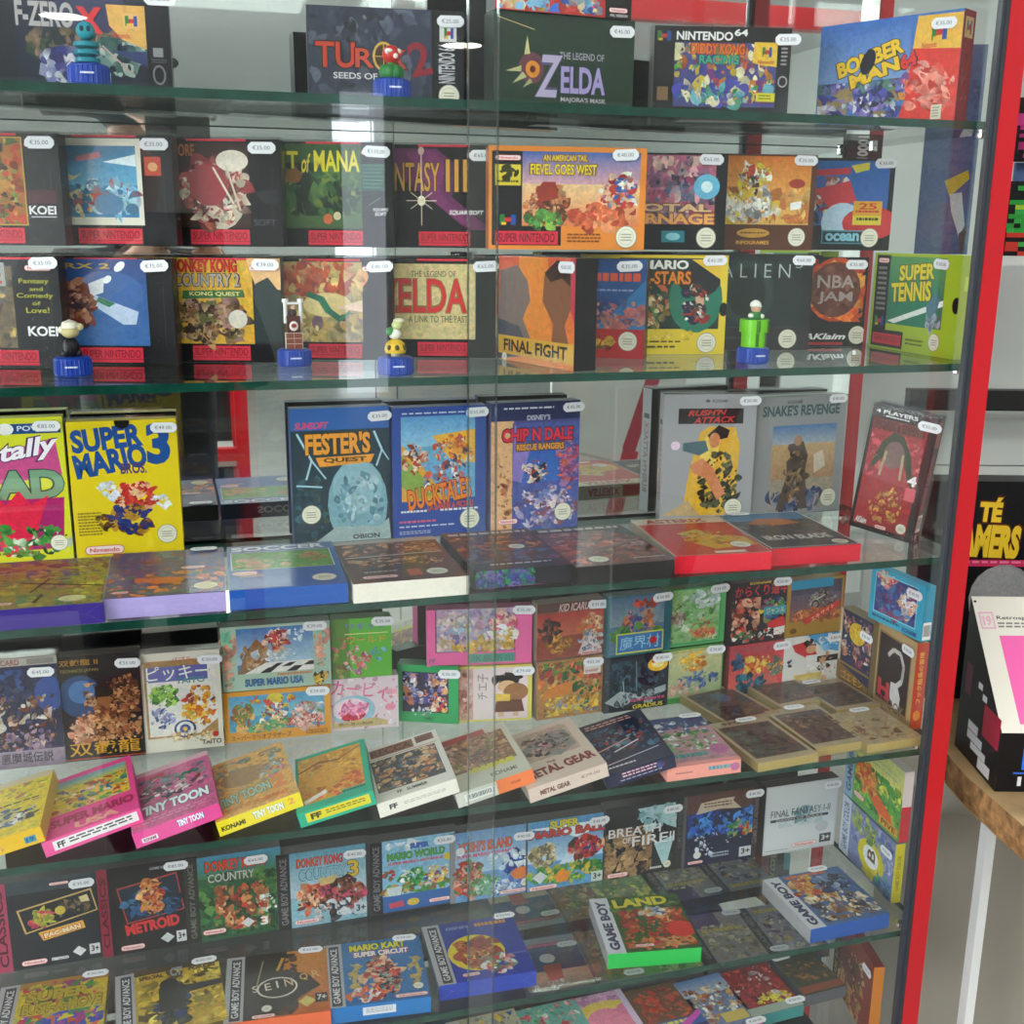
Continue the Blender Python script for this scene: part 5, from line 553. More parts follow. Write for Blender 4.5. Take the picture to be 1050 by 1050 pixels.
def P3(k, px, py): p = on_z(px, py, TOP[k]); return (p.x, p.y+.019, TOP[k]+.0003)
f = figurine(P3('B', 74, 387), 'figurine with a black body and pale gold head on a blue stand')
sub(f, 'body', lambda m: (ell(m, (0, 0, .029), (.0085, .0075, .011), C('1a1a1c')), ell(m, (-.006, 0, .023), (.0045, .004, .004), C('26262a')), ell(m, (.006, 0, .023), (.0045, .004, .004), C('26262a'))))
sub(f, 'head', lambda m: (ell(m, (0, -.001, .045), (.009, .0085, .0065), C('cdbf88')), ell(m, (-.008, 0, .047), (.004, .004, .004), C('e6e2d0')), ell(m, (.009, 0, .05), (.0045, .004, .004), C('d8cf9e'))))
sub(f, 'cap', lambda m: lathe(m, [(.009, .049), (.0075, .055), (0, .058)], C('e4e0cc')))
f = figurine(P3('B', 304, 377), 'figurine of a brown brick gate with white posts on a blue stand')
def gate(m):
    br = C('7a3f2c')
    for i in range(3):
        for j in range(2): m.box(-.009+j*.0092, -.006, .0195+i*.006, -.0002+j*.0092, .006, .025+i*.006, br)
    m.box(-.0095, -.0055, .0195, .0095, .0055, .0374, C('e2d8cc'))
sub(f, 'brick_block', gate, False)
sub(f, 'door_panel', lambda m: (m.box(-.0075, -.005, .0376, .0075, .005, .056, C('4a1f1c')), ell(m, (0, -.0052, .045), (.005, .0015, .0055), C('e8dcd4')), ell(m, (0, -.0064, .0455), (.003, .001, .0025), C('8a2a26'))), False)
def posts(m):
    for s in (-1, 1):
        lathe(m, [(.0022, .048), (.0022, .073), (0, .074)], C('dedede'), 10, s*.0085, 0); lathe(m, [(0, .071), (.0035, .071), (.0035, .075), (0, .0755)], C('ececec'), 10, s*.0085, 0)
    m.box(-.009, -.0015, .069, .009, .0015, .0715, C('dedede'))
sub(f, 'post_pair', posts)
sub(f, 'small_figure', lambda m: (ell(m, (0, 0, .060), (.004, .004, .0055), C('3a2226')), ell(m, (.0005, -.001, .0655), (.003, .003, .003), C('c8a890'))))
f = figurine(P3('B', 409, 386), 'figurine with a green and white rider on a yellow spotted dome, blue stand')
sub(f, 'spotted_dome', lambda m: (lathe(m, [(.005, .0195), (.005, .024)], C('e8e0c8')), lathe(m, [(0, .023), (.011, .023), (.0118, .027), (.010, .033), (.006, .0365), (0, .038)], C('d9b52c')), [ell(m, (.0105*math.cos(a), .0105*math.sin(a), .029), (.0026, .0026, .003), C('5a4a1a')) for a in (-2.4, -1.57, -.7, .4, 2.4)]))
sub(f, 'rider', lambda m: (ell(m, (0, 0, .043), (.007, .0065, .006), C('dfe2d6')), ell(m, (-.006, -.002, .046), (.004, .004, .0045), C('3f8a4a')), ell(m, (.002, -.001, .0525), (.006, .0055, .005), C('c8cf8e')), ell(m, (.004, 0, .057), (.006, .005, .0028), C('e2dfc2'))))
f = figurine(P3('B', 779, 374), 'figurine with a white capped figure rising from a bright green tube, blue stand')
def pipe(m):
    g1 = C('6fc414'); lathe(m, [(0, .0195), (.0148, .0195), (.0148, .037)], g1, 28); lathe(m, [(.0148, .037), (.0175, .037), (.0175, .052), (.0125, .052), (.0125, .046), (0, .046)], g1, 28)
    for a in (-1.9, -1.0):
        for r, z0, z1 in ((.01495, .02, .0368), (.01765, .0375, .0515)): m.face([(r*math.cos(a), r*math.sin(a), z0), (r*math.cos(a+.28), r*math.sin(a+.28), z0), (r*math.cos(a+.28), r*math.sin(a+.28), z1), (r*math.cos(a), r*math.sin(a), z1)], C('2f6a10'))
sub(f, 'green_tube', pipe)
sub(f, 'small_figure', lambda m: (ell(m, (0, 0, .055), (.0085, .007, .008), C('2f7a34')), ell(m, (-.007, -.003, .0565), (.0035, .0035, .003), C('e4e4dc')), ell(m, (.007, -.003, .0555), (.0035, .0035, .003), C('e4e4dc')), ell(m, (0, -.0015, .065), (.006, .006, .0055), C('d8a884'))))
sub(f, 'cap', lambda m: (lathe(m, [(.0068, .067), (.0064, .071), (.003, .0742), (0, .0748)], C('ecece4')), ell(m, (0, -.0055, .0675), (.0055, .004, .0012), C('dcdcd4'))))
pA = Vector((x_at(402, .03, TOP['A']), .03, TOP['A']+.0003))
f = figurine(pA, 'figurine with a red and white ball on a green tuft, top shelf')
sub(f, 'leaf_tuft', lambda m: ([ell(m, (.007*math.cos(a), .006*math.sin(a), .026), (.006, .006, .0075), C('2c7a3a')) for a in (0, 1.05, 2.1, 3.14, 4.2, 5.24)], lathe(m, [(.004, .02), (.004, .036)], C('3a8a3a'))))
sub(f, 'ball', lambda m: (ell(m, (0, 0, .043), (.0095, .009, .009), C('c8322c')), [ell(m, (.0078*math.cos(a), .0078*math.sin(a)-.0005, .043+dz), (.0026, .0026, .0026), C('eee8e0')) for a, dz in ((-2.3, .002), (-1.2, -.002), (-.5, .003))], ell(m, (-.004, -.008, .046), (.004, .002, .002), C('f0ece4'))))
pA = Vector((x_at(92, .025, TOP['A']), .025, TOP['A']+.0003))
f = figurine(pA, 'figurine of teal stacked rings on a blue stand, top shelf')
sub(f, 'ring_stack', lambda m: [lathe(m, [(.007, .0195+i*.007), (.0115, .021+i*.007), (.0115, .0245+i*.007), (.007, .026+i*.007)], C('1f8090'), 22) for i in range(3)])
sub(f, 'head', lambda m: (ell(m, (0, 0, .049), (.0085, .008, .0085), C('2a94a4')), ell(m, (-.003, -.0075, .05), (.002, .0012, .0025), C('0f3a48')), ell(m, (.003, -.0075, .05), (.002, .0012, .0025), C('0f3a48'))))
# ---------------------------------------------------------------- glass display cabinet
XL, XR = -.78, .958
cab = link('display_cabinet', None); cab.location = (.08, .14, 0); tag(cab, 'tall red framed glass display cabinet with a mirror back', 'display cabinet')
cab_off = Vector(cab.location)
def part(name, boxes, mat, parent=None):
    mb = MB()
    for b in boxes: mb.box(*[b[i]-cab_off[i % 3] for i in range(6)])
    return mb.build(name, M[mat], parent or cab)
ZT = 2.12
part('front_post', [(.9053, -.02, .0, .9309, -.004, ZT)], 'red')
part('front_post', [(XL-.03, -.02, .0, XL, -.004, ZT)], 'red')
part('back_post', [(.942, .303, .0, .968, .33, ZT)], 'red')
part('back_post', [(XL-.03, .303, .0, XL, .33, ZT)], 'red')
part('rubber_seal', [(.8995, -.0195, .06, .905, -.008, ZT-.02)], 'black')
part('door_stop', [(.8965, -.018, .06, .8993, -.008, ZT-.02)], 'slate')
part('mirror_back', [(XL, MIR, .06, .941, MIR+.005, ZT)], 'mirror')
part('side_pane', [(.9555, .014, .06, .9585, .30, ZT)], 'side')
part('side_pane', [(XL-.004, .014, .06, XL-.001, .30, ZT)], 'side')
part('plinth', [(XL-.03, -.003, .0, .944, .294, .058)], 'red')
part('top_panel', [(XL-.03, -.02, ZT+.001, .968, .33, ZT+.04)], 'red')
part('door_rail', [(XL, -.02, ZT-.03, .905, -.002, ZT)], 'red')
q0 = on_y(868, 165, .29); q1 = on_y(905, 148, .29)
o = part('number_plate', [], 'card'); mb = MB(); mb.box(q0.x, .2895, q0.z, q1.x, .2945, q1.z, C('4a1620')); Face(mb, (q0.x, .2895, q1.z), (q1.x-q0.x, 0, 0), (0, 0, q0.z-q1.z), (0, -1, 0)).draw('W .05;V 28 8 60 92 e8dcd8 100')
bpy.data.objects.remove(o); o = mb.build('number_plate', M['card'], cab); o.location = -cab_off
mb = MB(); lk = on_y(858, 533, .302); lathe(mb, [(0, .0), (.004, .0), (.0075, .0), (.0075, .004), (0, .005)], (.6, .6, .6, 0), 18); o = mb.build('lock', M['steel'], cab, True); o.location = Vector((.9545, .3025, lk.z))-cab_off; o.rotation_euler.x = math.radians(90)
sl = on_y(508, 525, -.007).x; sr = on_y(480, 525, -.015).x
def door(x0, x1, y, label, seam):
    d = link('sliding_glass_door', None); d.location = ((x0+x1)/2, y, .06); tag(d, label, 'glass door', 'sliding doors of the cabinet')
    mb = MB(); w = (x1-x0)/2; mb.box(-w, -.002, 0, w, .002, ZT-.1); mb.build('pane', M['pane'], d)
    mb = MB(); s = w if seam > 0 else -w; mb.box(s-.0008, -.0022, 0, s+.0008, .0022, ZT-.1); mb.build('polished_edge', M['pol'], d)
M['pol'] = film('polished_glass_edge', (.72, .76, .76), 2.0, .15)
door(XL+.01, sl, -.0075, 'clear sliding glass door over the larger half of the cabinet front', 1)
door(sr, .896, -.015, 'clear sliding glass door next to the red post', -1)
lab = {'A': 'topmost green edged glass shelf carrying the wide console boxes', 'B': 'green edged glass shelf with figurines and two high stacks of boxes', 'C': 'green edged glass shelf with the tall boxes', 'D': 'green edged glass shelf with small boxes fanned along its front', 'E': 'green edged glass shelf with square boxes standing behind', 'F': 'lowest green edged glass shelf near the bottom of the picture'}
for k in SH:
    s = link('glass_shelf', None); s.location = (.07, .14, SH[k]); tag(s, lab[k], 'glass shelf', 'glass shelves of the cabinet')
    x0, x1, y0, y1 = XL+.005-.07, .942-.07, -.14, .146
    mb = MB()
    mb.face([(x0, y0, GT), (x1, y0, GT), (x1, y1, GT), (x0, y1, GT)], (1, 1, 1, 0), 0); mb.face([(x0, y0, 0), (x0, y1, 0), (x1, y1, 0), (x1, y0, 0)], (1, 1, 1, 0), 0)
    e = [(x0, y0), (x1, y0), (x1, y1), (x0, y1)]
    for i in range(4):
        a, b = e[i], e[(i+1) % 4]; mb.face([(*a, 0), (*b, 0), (*b, GT), (*a, GT)], (0, 0, 0, 0), 1)
    mb.build('sheet', [M['shelf'], M['edge']], s)
    for px in (x1-.02, x0+.02):
        for py in (y0+.03, y1-.03):
            mb = MB(); lathe(mb, [(0, -.0075), (.005, -.0075), (.006, -.006), (.006, -.0004), (0, -.0004)], (.6, .6, .6, 0), 14, px, py); mb.build('shelf_support', M['steel'], s, True)
# ---------------------------------------------------------------- things beyond the cabinet's glass side
RX = Vector((math.cos(YAW), -math.sin(YAW), 0))
def frame_at(p): return Matrix((( RX.x, FH.x, 0, p.x), (RX.y, FH.y, 0, p.y), (0, 0, 1, p.z), (0, 0, 0, 1)))
def slab(name, px0, px1, py0, py1, dist, th, mat, label=None, cat=None, art=None, group=None, kind=None, parent_parts=None):
    a = on_d(px0, py1, dist); b = on_d(px1, py1, dist); t = on_d((px0+px1)/2, py0, dist); bz = on_d((px0+px1)/2, py1, dist).z
    w = (b-a).dot(RX); h = t.z-bz; mid = (a+b)/2; mid.z = bz
    mb = MB(); mb.box(-w/2, 0, 0, w/2, th, h, C('ccc') if art is None else C(art[0]))
    if art: Face(mb, (-w/2, 0, h), (w, 0, 0), (0, 0, -h), (0, -1, 0)).draw(art[1])
    o = mb.build(name, M[mat]); o.matrix_world = frame_at(mid); tag(o, label, cat, group, kind); return o
tz = .765
p = on_z(1020, 812, tz); q = on_z(971, 764, tz)
dep = (q-p).dot(FH); cb = on_d(988, 612, (q-CAM).dot(FH)); hb = cb.z-tz; hf = on_d(1021, 752, (p-CAM).dot(FH)).z-tz
ds = link('counter_display_box', None); ds.matrix_world = frame_at(Vector((p.x, p.y, tz+.0005)))
tag(ds, 'sloping counter display with a pink panel and black sides on the wooden table', 'display box')
W_ = .36; mb = MB(); blk = C('131214')
L0, L1, L2, L3 = (0, 0, 0), (0, 0, hf), (0, dep, hb), (0, dep, 0)
R_ = [(W_, y, z) for _, y, z in (L0, L1, L2, L3)]
mb.face([L0, L3, L2, L1], blk); mb.face([R_[0], R_[1], R_[2], R_[3]], blk); mb.face([L0, R_[0], R_[3], L3], blk); mb.face([L3, R_[3], R_[2], L2], blk); mb.face([L0, L1, R_[1], R_[0]], blk)
mb.face([L1, L2, R_[2], R_[1]], C('d9d3c6'))
Face(mb, L1, (W_, 0, 0), (0, 0, -hf), (0, -1, 0)).draw('W .03;T 9 14 22 62 2f6ad0 F;L 6 68 60 68 3 2f5ab0;W .01;T 8 74 16 90 c8c8c8 In')
sdv = Vector(L2)-Vector(L3)
Face(mb, (0, dep, hb), (0, -dep, 0), (0, 0, -hb), (-1, 0, 0)).draw('R 58 56 96 76 a81f3c;R 26 74 50 80 e8e6ea;R 26 80 62 86 e8e6ea;R 36 86 72 91 e8e6ea;R 56 91 84 98 e8e6ea;F 26 74 50 80 .6 8a8a90;F 26 80 62 86 .6 8a8a90;F 36 86 72 91 .6 8a8a90;R 40 46 50 50 e8e6ea;R 52 51 62 55 e8e6ea;R 10 40 24 60 6a2a40')
mb.build('carton', M['card'], ds)
mb = MB(); sv = Vector(L1)-Vector(L2); nn = Vector((W_, 0, 0)).cross(sv).normalized()*-1
if nn.z < 0: nn = -nn
Face(mb, Vector(L2)+nn*.0008, (W_, 0, 0), sv, nn).draw('R 0 0 100 100 d9d3c6;R 7.5 30 96 94 e565a4;E 18 86 3.4 5 c83a78;F 1.2 12 7 25 .7 dba8bc;W .05;T 2.4 15 5.8 22.5 dba8bc 19;W .02;T 8 15 34 18.6 5a5450 Retrospective Kit;I 8 20 30 25 2 7a746e;E 1 4 .6 .8 222')
mb.build('front_panel', M['card'], ds)
M['bright'] = plain('gloss_white_paint', 'f4f4f2', .3)
# live edge wooden table
t = link('wooden_table', None); tc = on_z(1120, 800, tz); t.location = (tc.x, tc.y, 0); tag(t, 'raw wooden table with a bark edge beside the red post', 'table')
out = [on_z(x, y, tz) for x, y in ((958, 752), (975, 778), (992, 797), (1012, 814), (1032, 832), (1052, 849), (1082, 872), (1130, 905), (1230, 940), (1280, 800), (1180, 700), (1010, 690), (965, 720))]
out = [Vector((max(v.x, .972), v.y, 0)) - Vector((tc.x, tc.y, 0)) for v in out]
mb = MB(); mb.face([(v.x, v.y, tz) for v in out], C('b39468')); mb.face([(v.x, v.y, tz-.045) for v in reversed(out)], C('a08050'))
mb.build('table_top', M['wood'], t)
mb = MB(); n = len(out)
for i in range(n):
    a, b = out[i], out[(i+1) % n]; m1 = (a-Vector((.2, .1, 0))).normalized()*-.012
    c1 = a*1.012; c2 = b*1.012
    mb.face([(a.x*.985, a.y*.985, tz-.046), (b.x*.985, b.y*.985, tz-.046), (c2.x, c2.y, tz-.024), (c1.x, c1.y, tz-.024)], C('9a7145')); mb.face([(c1.x, c1.y, tz-.024), (c2.x, c2.y, tz-.024), (b.x, b.y, tz), (a.x, a.y, tz)], C('9a7145'))
mb.build('bark_edge', M['bark'], t)
for (lx, ly) in ((1007, 905), (1215, 845)):
    lp = on_z(lx, ly, tz-.2) if lx < 1100 else on_z(1200, 790, tz); lp = lp - Vector((tc.x, tc.y, 0))
    mb = MB(); mb.box(lp.x-.008, lp.y-.008, 0, lp.x+.008, lp.y+.008, tz-.047); mb.build('leg', M['bright'], t)
# black poster box standing on the table
pb = slab('poster_box', 926, 1075, 512, 733, 1.72, .05, 'card', 'black box with big yellow letters standing behind the pink counter display', 'poster box', ('161517', 'A 0 0 100 100 161517;W .06;K -2;O 37 7 52 18 e8c030 5a2a14 TÉ;O 18 19 66 34 e8c030 5a2a14 GAMERS;K 0;R 30 35 88 38 c8305a;I 30 35.5 88 37.5 1 e87a9a;E 58 53 22 16 8f8c8c;E 56 52 20 14.5 9a9797;P c8b0a8 78 50 88 46 90 70 82 74;P d85a6a 88 52 98 48 98 60 88 62;R 86 4 90 10 d8d8d8'))
pb.location.z = tz+.0006; 
cl = link('acrylic_clip', None); cp = on_d(1020, 509, 1.74); cl.matrix_world = frame_at(cp+Vector((0, 0, .002))); tag(cl, 'small smoky plastic clip standing on top of the black poster box', 'clip')
mb = MB(); mb.box(-.018, -.008, -.002, .018, .012, .001, C('8a8478')); mb.build('foot', M['card'], cl)
mb = MB()
for i in range(8):
    a0, a1 = i/8*2.2+.3, (i+1)/8*2.2+.3; P = lambda a, rr: (rr*math.cos(a)*1.2, .002, rr*math.sin(a)*.9+.002)
    for y in (-.003, .003):
        q0, q1, q2, q3 = P(a0, .014), P(a1, .014), P(a1, .0175), P(a0, .0175); mb.face([(v[0], v[1]+y, v[2]) for v in (q0, q1, q2, q3)], C('a8a296'))
    q0, q1 = P(a0, .0175), P(a1, .0175); mb.face([(q0[0], q0[1]-.003, q0[2]), (q1[0], q1[1]-.003, q1[2]), (q1[0], q1[1]+.003, q1[2]), (q0[0], q0[1]+.003, q0[2])], C('a8a296'))
mb.build('bow', M['card'], cl)
M['beige'] = plain('grey_beige_laminate', 'a39c90', .5, 0, .08, 3)
# wall unit: white panels with a black rail, poster, shelf with bead pictures
slab('wall_rail', 932, 1130, 400.5, 421.5, 2.25, .03, 'dark', 'flat black rail across the pale wall behind the red post', 'rail')
slab('wall_panel', 876, 1130, 478, 700, 2.4, .02, 'white', 'pale lower wall board behind the black poster box', 'wall board', group='pale wall boards')
slab('wall_panel', 876, 1130, 271, 476.6, 2.4, .02, 'white', 'pale wall board around the black rail', 'wall board', group='pale wall boards')
cpb = slab('low_cupboard', 930, 1160, 812, 1100, 1.72, .25, 'beige', 'grey beige low cupboard under the wooden table', 'cupboard')
cpb.location.z = 0
slab('poster', 936, 990, 45, 275, 2.36, .003, 'card', 'tall dusty blue poster seen through the glass side near the top', 'poster', ('4a628c', 'A 0 0 100 100 4a628c;B 0 0 100 40 14 20 4a6290,52698f;P c8b02a 44 60 86 55 90 59 56 67;P c8d0d4 56 66 78 65 90 80 82 86 62 74;P 5a5048 80 84 96 80 90 96'))
slab('wall_shelf', 1008, 1130, 263, 272, 1.95, .18, 'white', 'white wall shelf board carrying the bead pictures', 'shelf')
def bead(px0, px1, py0, py1, dist, pal, bg, label, seed):
    rnd = random.Random(seed); nx, ny = 14, 16; s = f'R 0 0 100 100 {bg};'
    for _ in range(26):
        x0, y0 = rnd.randint(0, nx-4), rnd.randint(1, ny-5); c = rnd.choice(pal.split(','))
        for i in range(rnd.randint(4, 9)):
            x, y = x0+rnd.randint(0, 4), y0+rnd.randint(0, 4); s += f'R {x*100/nx:.1f} {y*100/ny:.1f} {min(nx, x+2)*100/nx:.1f} {(y+1)*100/ny:.1f} {c};'
    return slab('bead_picture', px0, px1, py0, py1, dist, .012, 'card', label, 'bead picture', (bg, s), group='pixel bead pictures')
bead(1022, 1115, 186, 262.6, 1.97, '2f9a3a,1f6a2a,a8c83a,c83a2a,141416,3aa84a', '141416', 'black and green pixel bead picture standing on the white wall shelf', 3)
bead(1030, 1115, 100, 166, 2.3, 'd03a8a,e06aa8,141416,b02a70', '1a1418', 'pink and black pixel bead picture high on the wall', 5)
slab('picture_board', 1033, 1125, 167, 250, 2.34, .01, 'card', 'plain slate blue board between the two bead pictures', 'board', ('5a72a8', 'A 0 0 100 100 5a72a8'))
# ---------------------------------------------------------------- the shop room
def struct(name, b, mat):
    mb = MB(); mb.box(*b); o = mb.build(name, M[mat]); o['kind'] = 'structure'; return o
X0, X1, Y0, Y1, ZC = -4.2, 4.2, -9.6, 2.9, 2.75
struct('floor', (X0, Y0, -.05, X1, Y1, 0), 'floor'); struct('ceiling', (X0, Y0, ZC, X1, Y1, ZC+.05), 'ceil')
struct('wall_left', (X0-.1, Y0, 0, X0, Y1, ZC), 'white'); struct('wall_right', (X1, Y0, 0, X1+.1, Y1, ZC), 'white'); struct('wall_back', (X0, Y1, 0, X1, Y1+.1, ZC), 'white')
wx0, wx1 = on_y(352, 250, -Y0).x, on_y(396, 250, -Y0).x
M['dim'] = emis('pale_window_daylight', 'e6eff8', 2.2)
struct('wall_front', (X0, Y0-.1, 0, wx0, Y0, ZC), 'white'); struct('wall_front_side', (wx1, Y0-.1, 0, X1, Y0, ZC), 'white'); struct('window_1', (wx0, Y0-.06, 0, wx1, Y0-.05, ZC), 'dim')
# added glowing window for side light, out of sight of the cabinet glass
struct('fill_window', (X0+.001, -4.6, .5, X0+.006, -.9, 2.55), 'sky')
for i, (a, b, c, d) in enumerate(((-4.66, .44, -.84, .5), (-4.66, 2.55, -.84, 2.61), (-4.66, .5, -4.6, 2.55), (-.9, .5, -.84, 2.55))): struct(f'trim_{i+1}', (X0+.001, a, b, X0+.05, c, d), 'red')
# ceiling lamps
lampdata = None
def lamp(x, y, label):
    r = link('ceiling_lamp', None); r.location = (x, y, ZC); tag(r, label, 'ceiling lamp', 'round ceiling lamps of the shop')
    mb = MB(); lathe(mb, [(0, -.001), (.16, -.001), (.16, -.03), (.135, -.035)], C('d8d8d8'), 24); mb.build('rim', M['white'], r)
    mb = MB(); lathe(mb, [(.134, -.03), (.1, -.036), (0, -.038)], C('fff'), 24); mb.build('diffuser', M['lamp'], r)
for px, py, mir in ((64, 17, -.03), (475, 47, -.03), (867, 63, -.018), (821, 79, MIR)):
    d = ray(px, py); v = CAM + d*((ZC-.04-CH)/d.z); y = 2*mir-v.y
    if y > Y0+.3: lamp(v.x, y, 'round white ceiling lamp mirrored in the cabinet glass')
def panel(x, y, label):  # added out-of-view panels that brighten the cabinet and the space beside it
    r = link('fill_light_panel', None); r.location = (x, y, ZC); tag(r, label, 'fill light', 'added fill light panels on the shop ceiling')
    mb = MB(); mb.box(-.62, -.32, -.03, .62, .32, -.001, C('d8d8d8')); mb.build('frame', M['white'], r)
    mb = MB(); mb.box(-.6, -.3, -.036, .6, .3, -.0302, C('fff')); mb.build('diffuser', M['tube'], r)
M['tube'] = emis('fill_panel_glow', 'f5fbf8', 9)  # glow of the added fill panels
panel(2.2, 1.1, 'added rectangular fill light panel on the ceiling beside the cabinet')
for x in (-1.4, .1, 1.6): panel(x, -4.3, 'added rectangular fill light panel on the ceiling in the middle of the shop')
for x in (-1.4, .1, 1.6): panel(x, -1.9, 'added rectangular fill light panel on the ceiling in front of the cabinet')
# opposite red shop furniture, seen in the mirror back
def red_case(x0, x1, y0, y1, h, label):
    r = link('red_shop_cabinet', None); r.location = ((x0+x1)/2, (y0+y1)/2, 0); tag(r, label, 'cabinet', 'red framed cabinets opposite')
    o = Vector(r.location); t = .05
    def pt(name, b, m_):
        mb = MB(); mb.box(*[b[i]-o[i % 3] for i in range(6)]); mb.build(name, M[m_], r)
    for x in (x0, x1-t):
        for y in (y0, y1-t): pt('post', (x, y, 0, x+t, y+t, h), 'red')
    for z in (.4, h*.5, h-t): pt('rail', (x0+t, y1-t, z, x1-t, y1, z+t), 'red')
    pt('back_board', (x0+t, y0, .1, x1-t, y0+.02, h), 'dark'); pt('shelf_board', (x0+t, y0+.03, h*.5-.03, x1-t, y1-t-.002, h*.5-.002), 'white'); pt('shelf_board', (x0+t, y0+.03, .38, x1-t, y1-t-.002, .399), 'white')
red_case(2.75, 3.9, -2.6, -2.2, 2.3, 'tall red framed cabinet across the aisle')
red_case(-1.1, .2, -3.2, -2.7, 1.25, 'low red framed cabinet behind the photographer')
hf_ = link('hanging_red_frame', None); hf_.location = (1.9, -2.0, 2.2); tag(hf_, 'red metal frame hanging under the ceiling, seen in the mirror back', 'hanging frame')
for nm, b in (('rail', (-1.1, -.03, 0, 1.1, .03, .07)), ('rail', (-1.1, -.03, .3, 1.1, .03, .36)), ('upright', (-1.1, -.028, .07, -1.04, .028, .55)), ('upright', (-.35, -.028, .07, -.29, .028, .55)), ('upright', (.6, -.028, .07, .66, .028, .55))):
    mb = MB(); mb.box(*b); mb.build(nm, M['red'], hf_)
mb = MB(); lathe(mb, [(.09, 0), (.09, ZC-.01)], C('ddd'), 24); o = mb.build('round_column', M['white'], None, True); o.location = (2.2, -1.6, 0.001); tag(o, 'round white column in the aisle', 'column')
v0 = on_y(598, 470, 2*MIR+1.9).x; v1 = on_y(668, 470, 2*MIR+1.9).x; zt = on_y(630, 372, 2*MIR+1.9).z
wb = link('sign_board', None); wb.location = ((v0+v1)/2, -1.9, 0); tag(wb, 'white free standing board with a slanting red stripe, seen in the mirror back', 'sign board')
mb = MB(); w_ = (v1-v0)/2+.12; mb.box(-w_, -.02, .03, w_, 0, zt, C('d4d4d0'))
Face(mb, (w_, 0, zt), (-2*w_, 0, 0), (0, 0, -(zt-.03)), (0, 1, 0)).draw('L 24 4 42 30 5 b02a40;L 40 30 54 56 6 b02a40;L 54 56 76 90 6 b02a40;L 4 40 96 28 1 b8b8b4')
mb.build('board', M['card'], wb)
mb = MB(); mb.box(-w_+.05, -.14, 0, -w_+.09, .05, .03, C('444')); mb.box(w_-.09, -.14, 0, w_-.05, .05, .03, C('444')); mb.build('feet', M['dark'], wb)
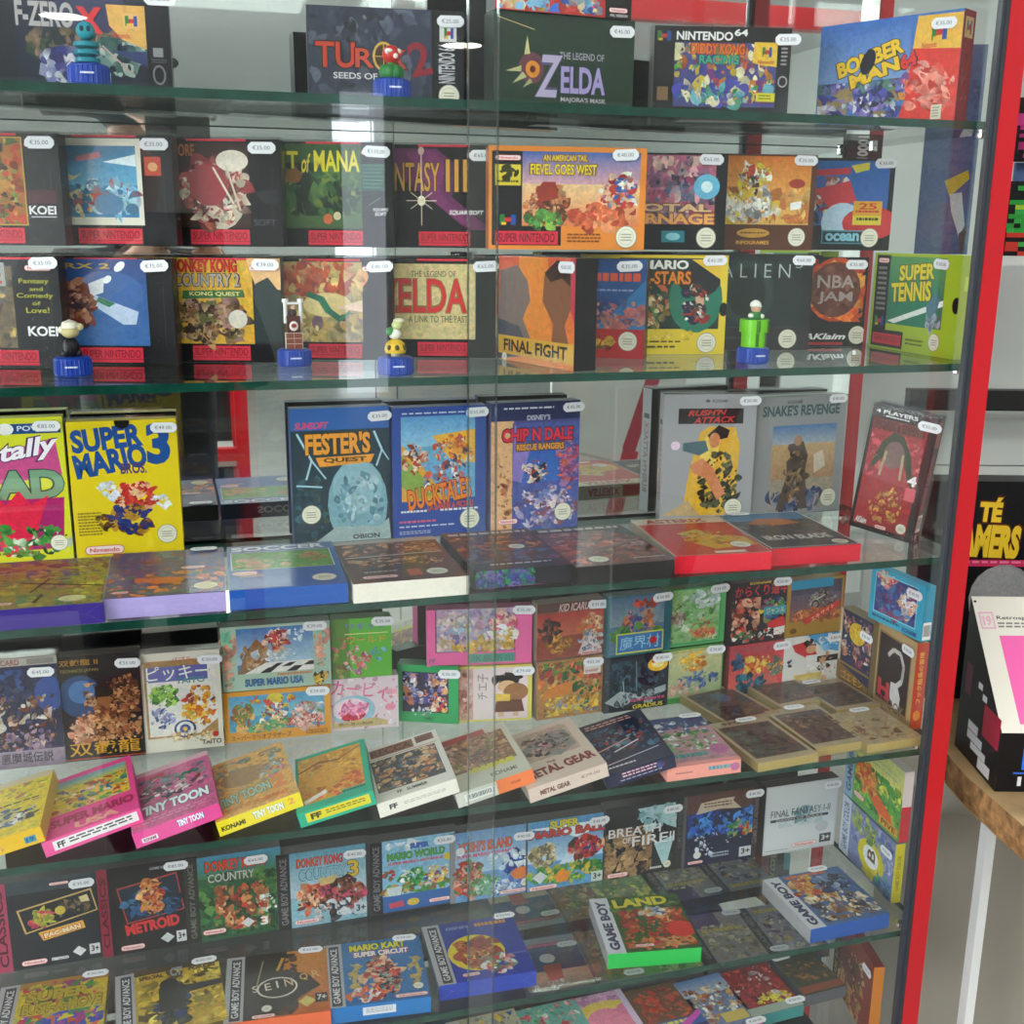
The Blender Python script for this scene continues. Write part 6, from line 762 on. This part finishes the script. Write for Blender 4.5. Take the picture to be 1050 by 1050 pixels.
# the photographer, seen only as a reflection
def person():
    px, py = -.12, -1.56
    V = [(0, 0, .95), (0, .01, 1.15), (0, .01, 1.36), (0, .02, 1.44), (0, .03, 1.52), (0, .04, 1.60), (0, .03, 1.70)]
    rad = [.15, .15, .155, .07, .055, .092, .07]; E_ = [(0, 1), (1, 2), (2, 3), (3, 4), (4, 5), (5, 6)]
    def chain(par, pts):
        for (x, y, z), r in pts: V.append((x, y, z)); rad.append(r); E_.append((par, len(V)-1)); par = len(V)-1
        return par
    hands = []
    for s in (-1, 1):
        hands.append((chain(2, [((s*.19, 0, 1.40), .07), ((s*.27, .05, 1.16), .055), ((s*.12+.08, .23, 1.40), .036), ((s*.07+.11, .275, 1.45), .03)]), s))
        chain(0, [((s*.09, 0, .88), .105), ((s*.10, .02, .5), .07), ((s*.10, -.01, .10), .05), ((s*.105, .12, .045), .045)])
    for hnd, s in hands:
        hx, hy, hz = V[hnd]
        for i in range(4): chain(hnd, [((hx-s*.02, hy+.02, hz+.035-i*.019), .0095), ((hx-s*.045, hy+.028-abs(i-1)*.002, hz+.036-i*.02), .008)])
        chain(hnd, [((hx-s*.005, hy-.012, hz+.045), .011), ((hx-s*.025, hy-.008, hz+.062), .009)])
    me = bpy.data.meshes.new('person'); me.from_pydata(V, E_, []); ob = link('person', me); ob.location = (px, py, .002)
    m1 = ob.modifiers.new('skin', 'SKIN'); m1.use_smooth_shade = True
    for i, r in enumerate(rad): me.skin_vertices[0].data[i].radius = (r*(1.25 if i < 3 else 1), r*(.75 if i < 3 else 1))
    me.skin_vertices[0].data[0].use_root = True
    m2 = ob.modifiers.new('sub', 'SUBSURF'); m2.levels = m2.render_levels = 1
    dg = bpy.context.evaluated_depsgraph_get(); me2 = bpy.data.meshes.new_from_object(ob.evaluated_get(dg)); ob.modifiers.clear(); ob.data = me2
    me2.materials.clear()
    for k in ('cloth', 'denim', 'skin', 'hair'): me2.materials.append(M[k])
    for p_ in me2.polygons:
        c = p_.center; p_.use_smooth = True
        i = 0
        if c.z < .9: i = 1
        if c.z > 1.47 and abs(c.x) < .13 and c.y < .2: i = 2
        if c.y > .235: i = 2
        if i == 2 and c.y < .2 and (c.z > 1.68 or (c.z > 1.56 and c.y < .02)): i = 3
        p_.material_index = i
    tag(ob, 'person in a dark jacket holding up a phone, reflected in the mirror', 'person')
person()
ph = link('phone', None); ph.location = (0, -1.2, 1.5); tag(ph, 'black phone held up in both hands', 'phone')
mb = MB(); mb.box(-.075, -.006, -.036, .075, .0, .036, C('18181a')); mb.build('body', M['dark'], ph)
mb = MB(); mb.box(-.068, -.0068, -.033, .068, -.0062, .033, C('223')); mb.build('screen', M['black'], ph)
# ---------------------------------------------------------------- world, added side light, camera, exposure
w = bpy.data.worlds.new('world'); scn.world = w; w.use_nodes = True
w.node_tree.nodes['Background'].inputs['Color'].default_value = (.8, .88, 1, 1); w.node_tree.nodes['Background'].inputs['Strength'].default_value = .4
def area(name, loc, rot, sx, sy, power, c):
    l = bpy.data.lights.new(name, 'AREA'); l.shape = 'RECTANGLE'; l.size = sx; l.size_y = sy; l.energy = power; l.color = c
    o = link(name, l); o.location = loc; o.rotation_euler = rot; return o
area('side_fill_light', (X0+.02, -2.75, 1.5), (0, math.radians(-90), 0), 2.0, 3.6, 150, (.92, .97, 1))  # added fill lamp that strengthens the made-up side window
cd = bpy.data.cameras.new('camera'); co = link('camera', cd); cd.sensor_fit = 'HORIZONTAL'; cd.sensor_width = 36; cd.lens = 36*FOC/1050; cd.clip_start = .02
mt = Matrix((RT, UP, -FW)).transposed().to_4x4(); mt.translation = CAM; co.matrix_world = mt; scn.camera = co
scn.view_settings.view_transform = 'Standard'; scn.view_settings.look = 'None'; scn.view_settings.gamma = 1; scn.view_settings.use_curve_mapping = False
scn.view_settings.exposure = 0.48
cy = scn.cycles
cy.max_bounces = 14; cy.transparent_max_bounces = 40; cy.diffuse_bounces = 4; cy.glossy_bounces = 6; cy.use_denoising = True; cy.caustics_reflective = False; cy.caustics_refractive = False; cy.sample_clamp_indirect = 6
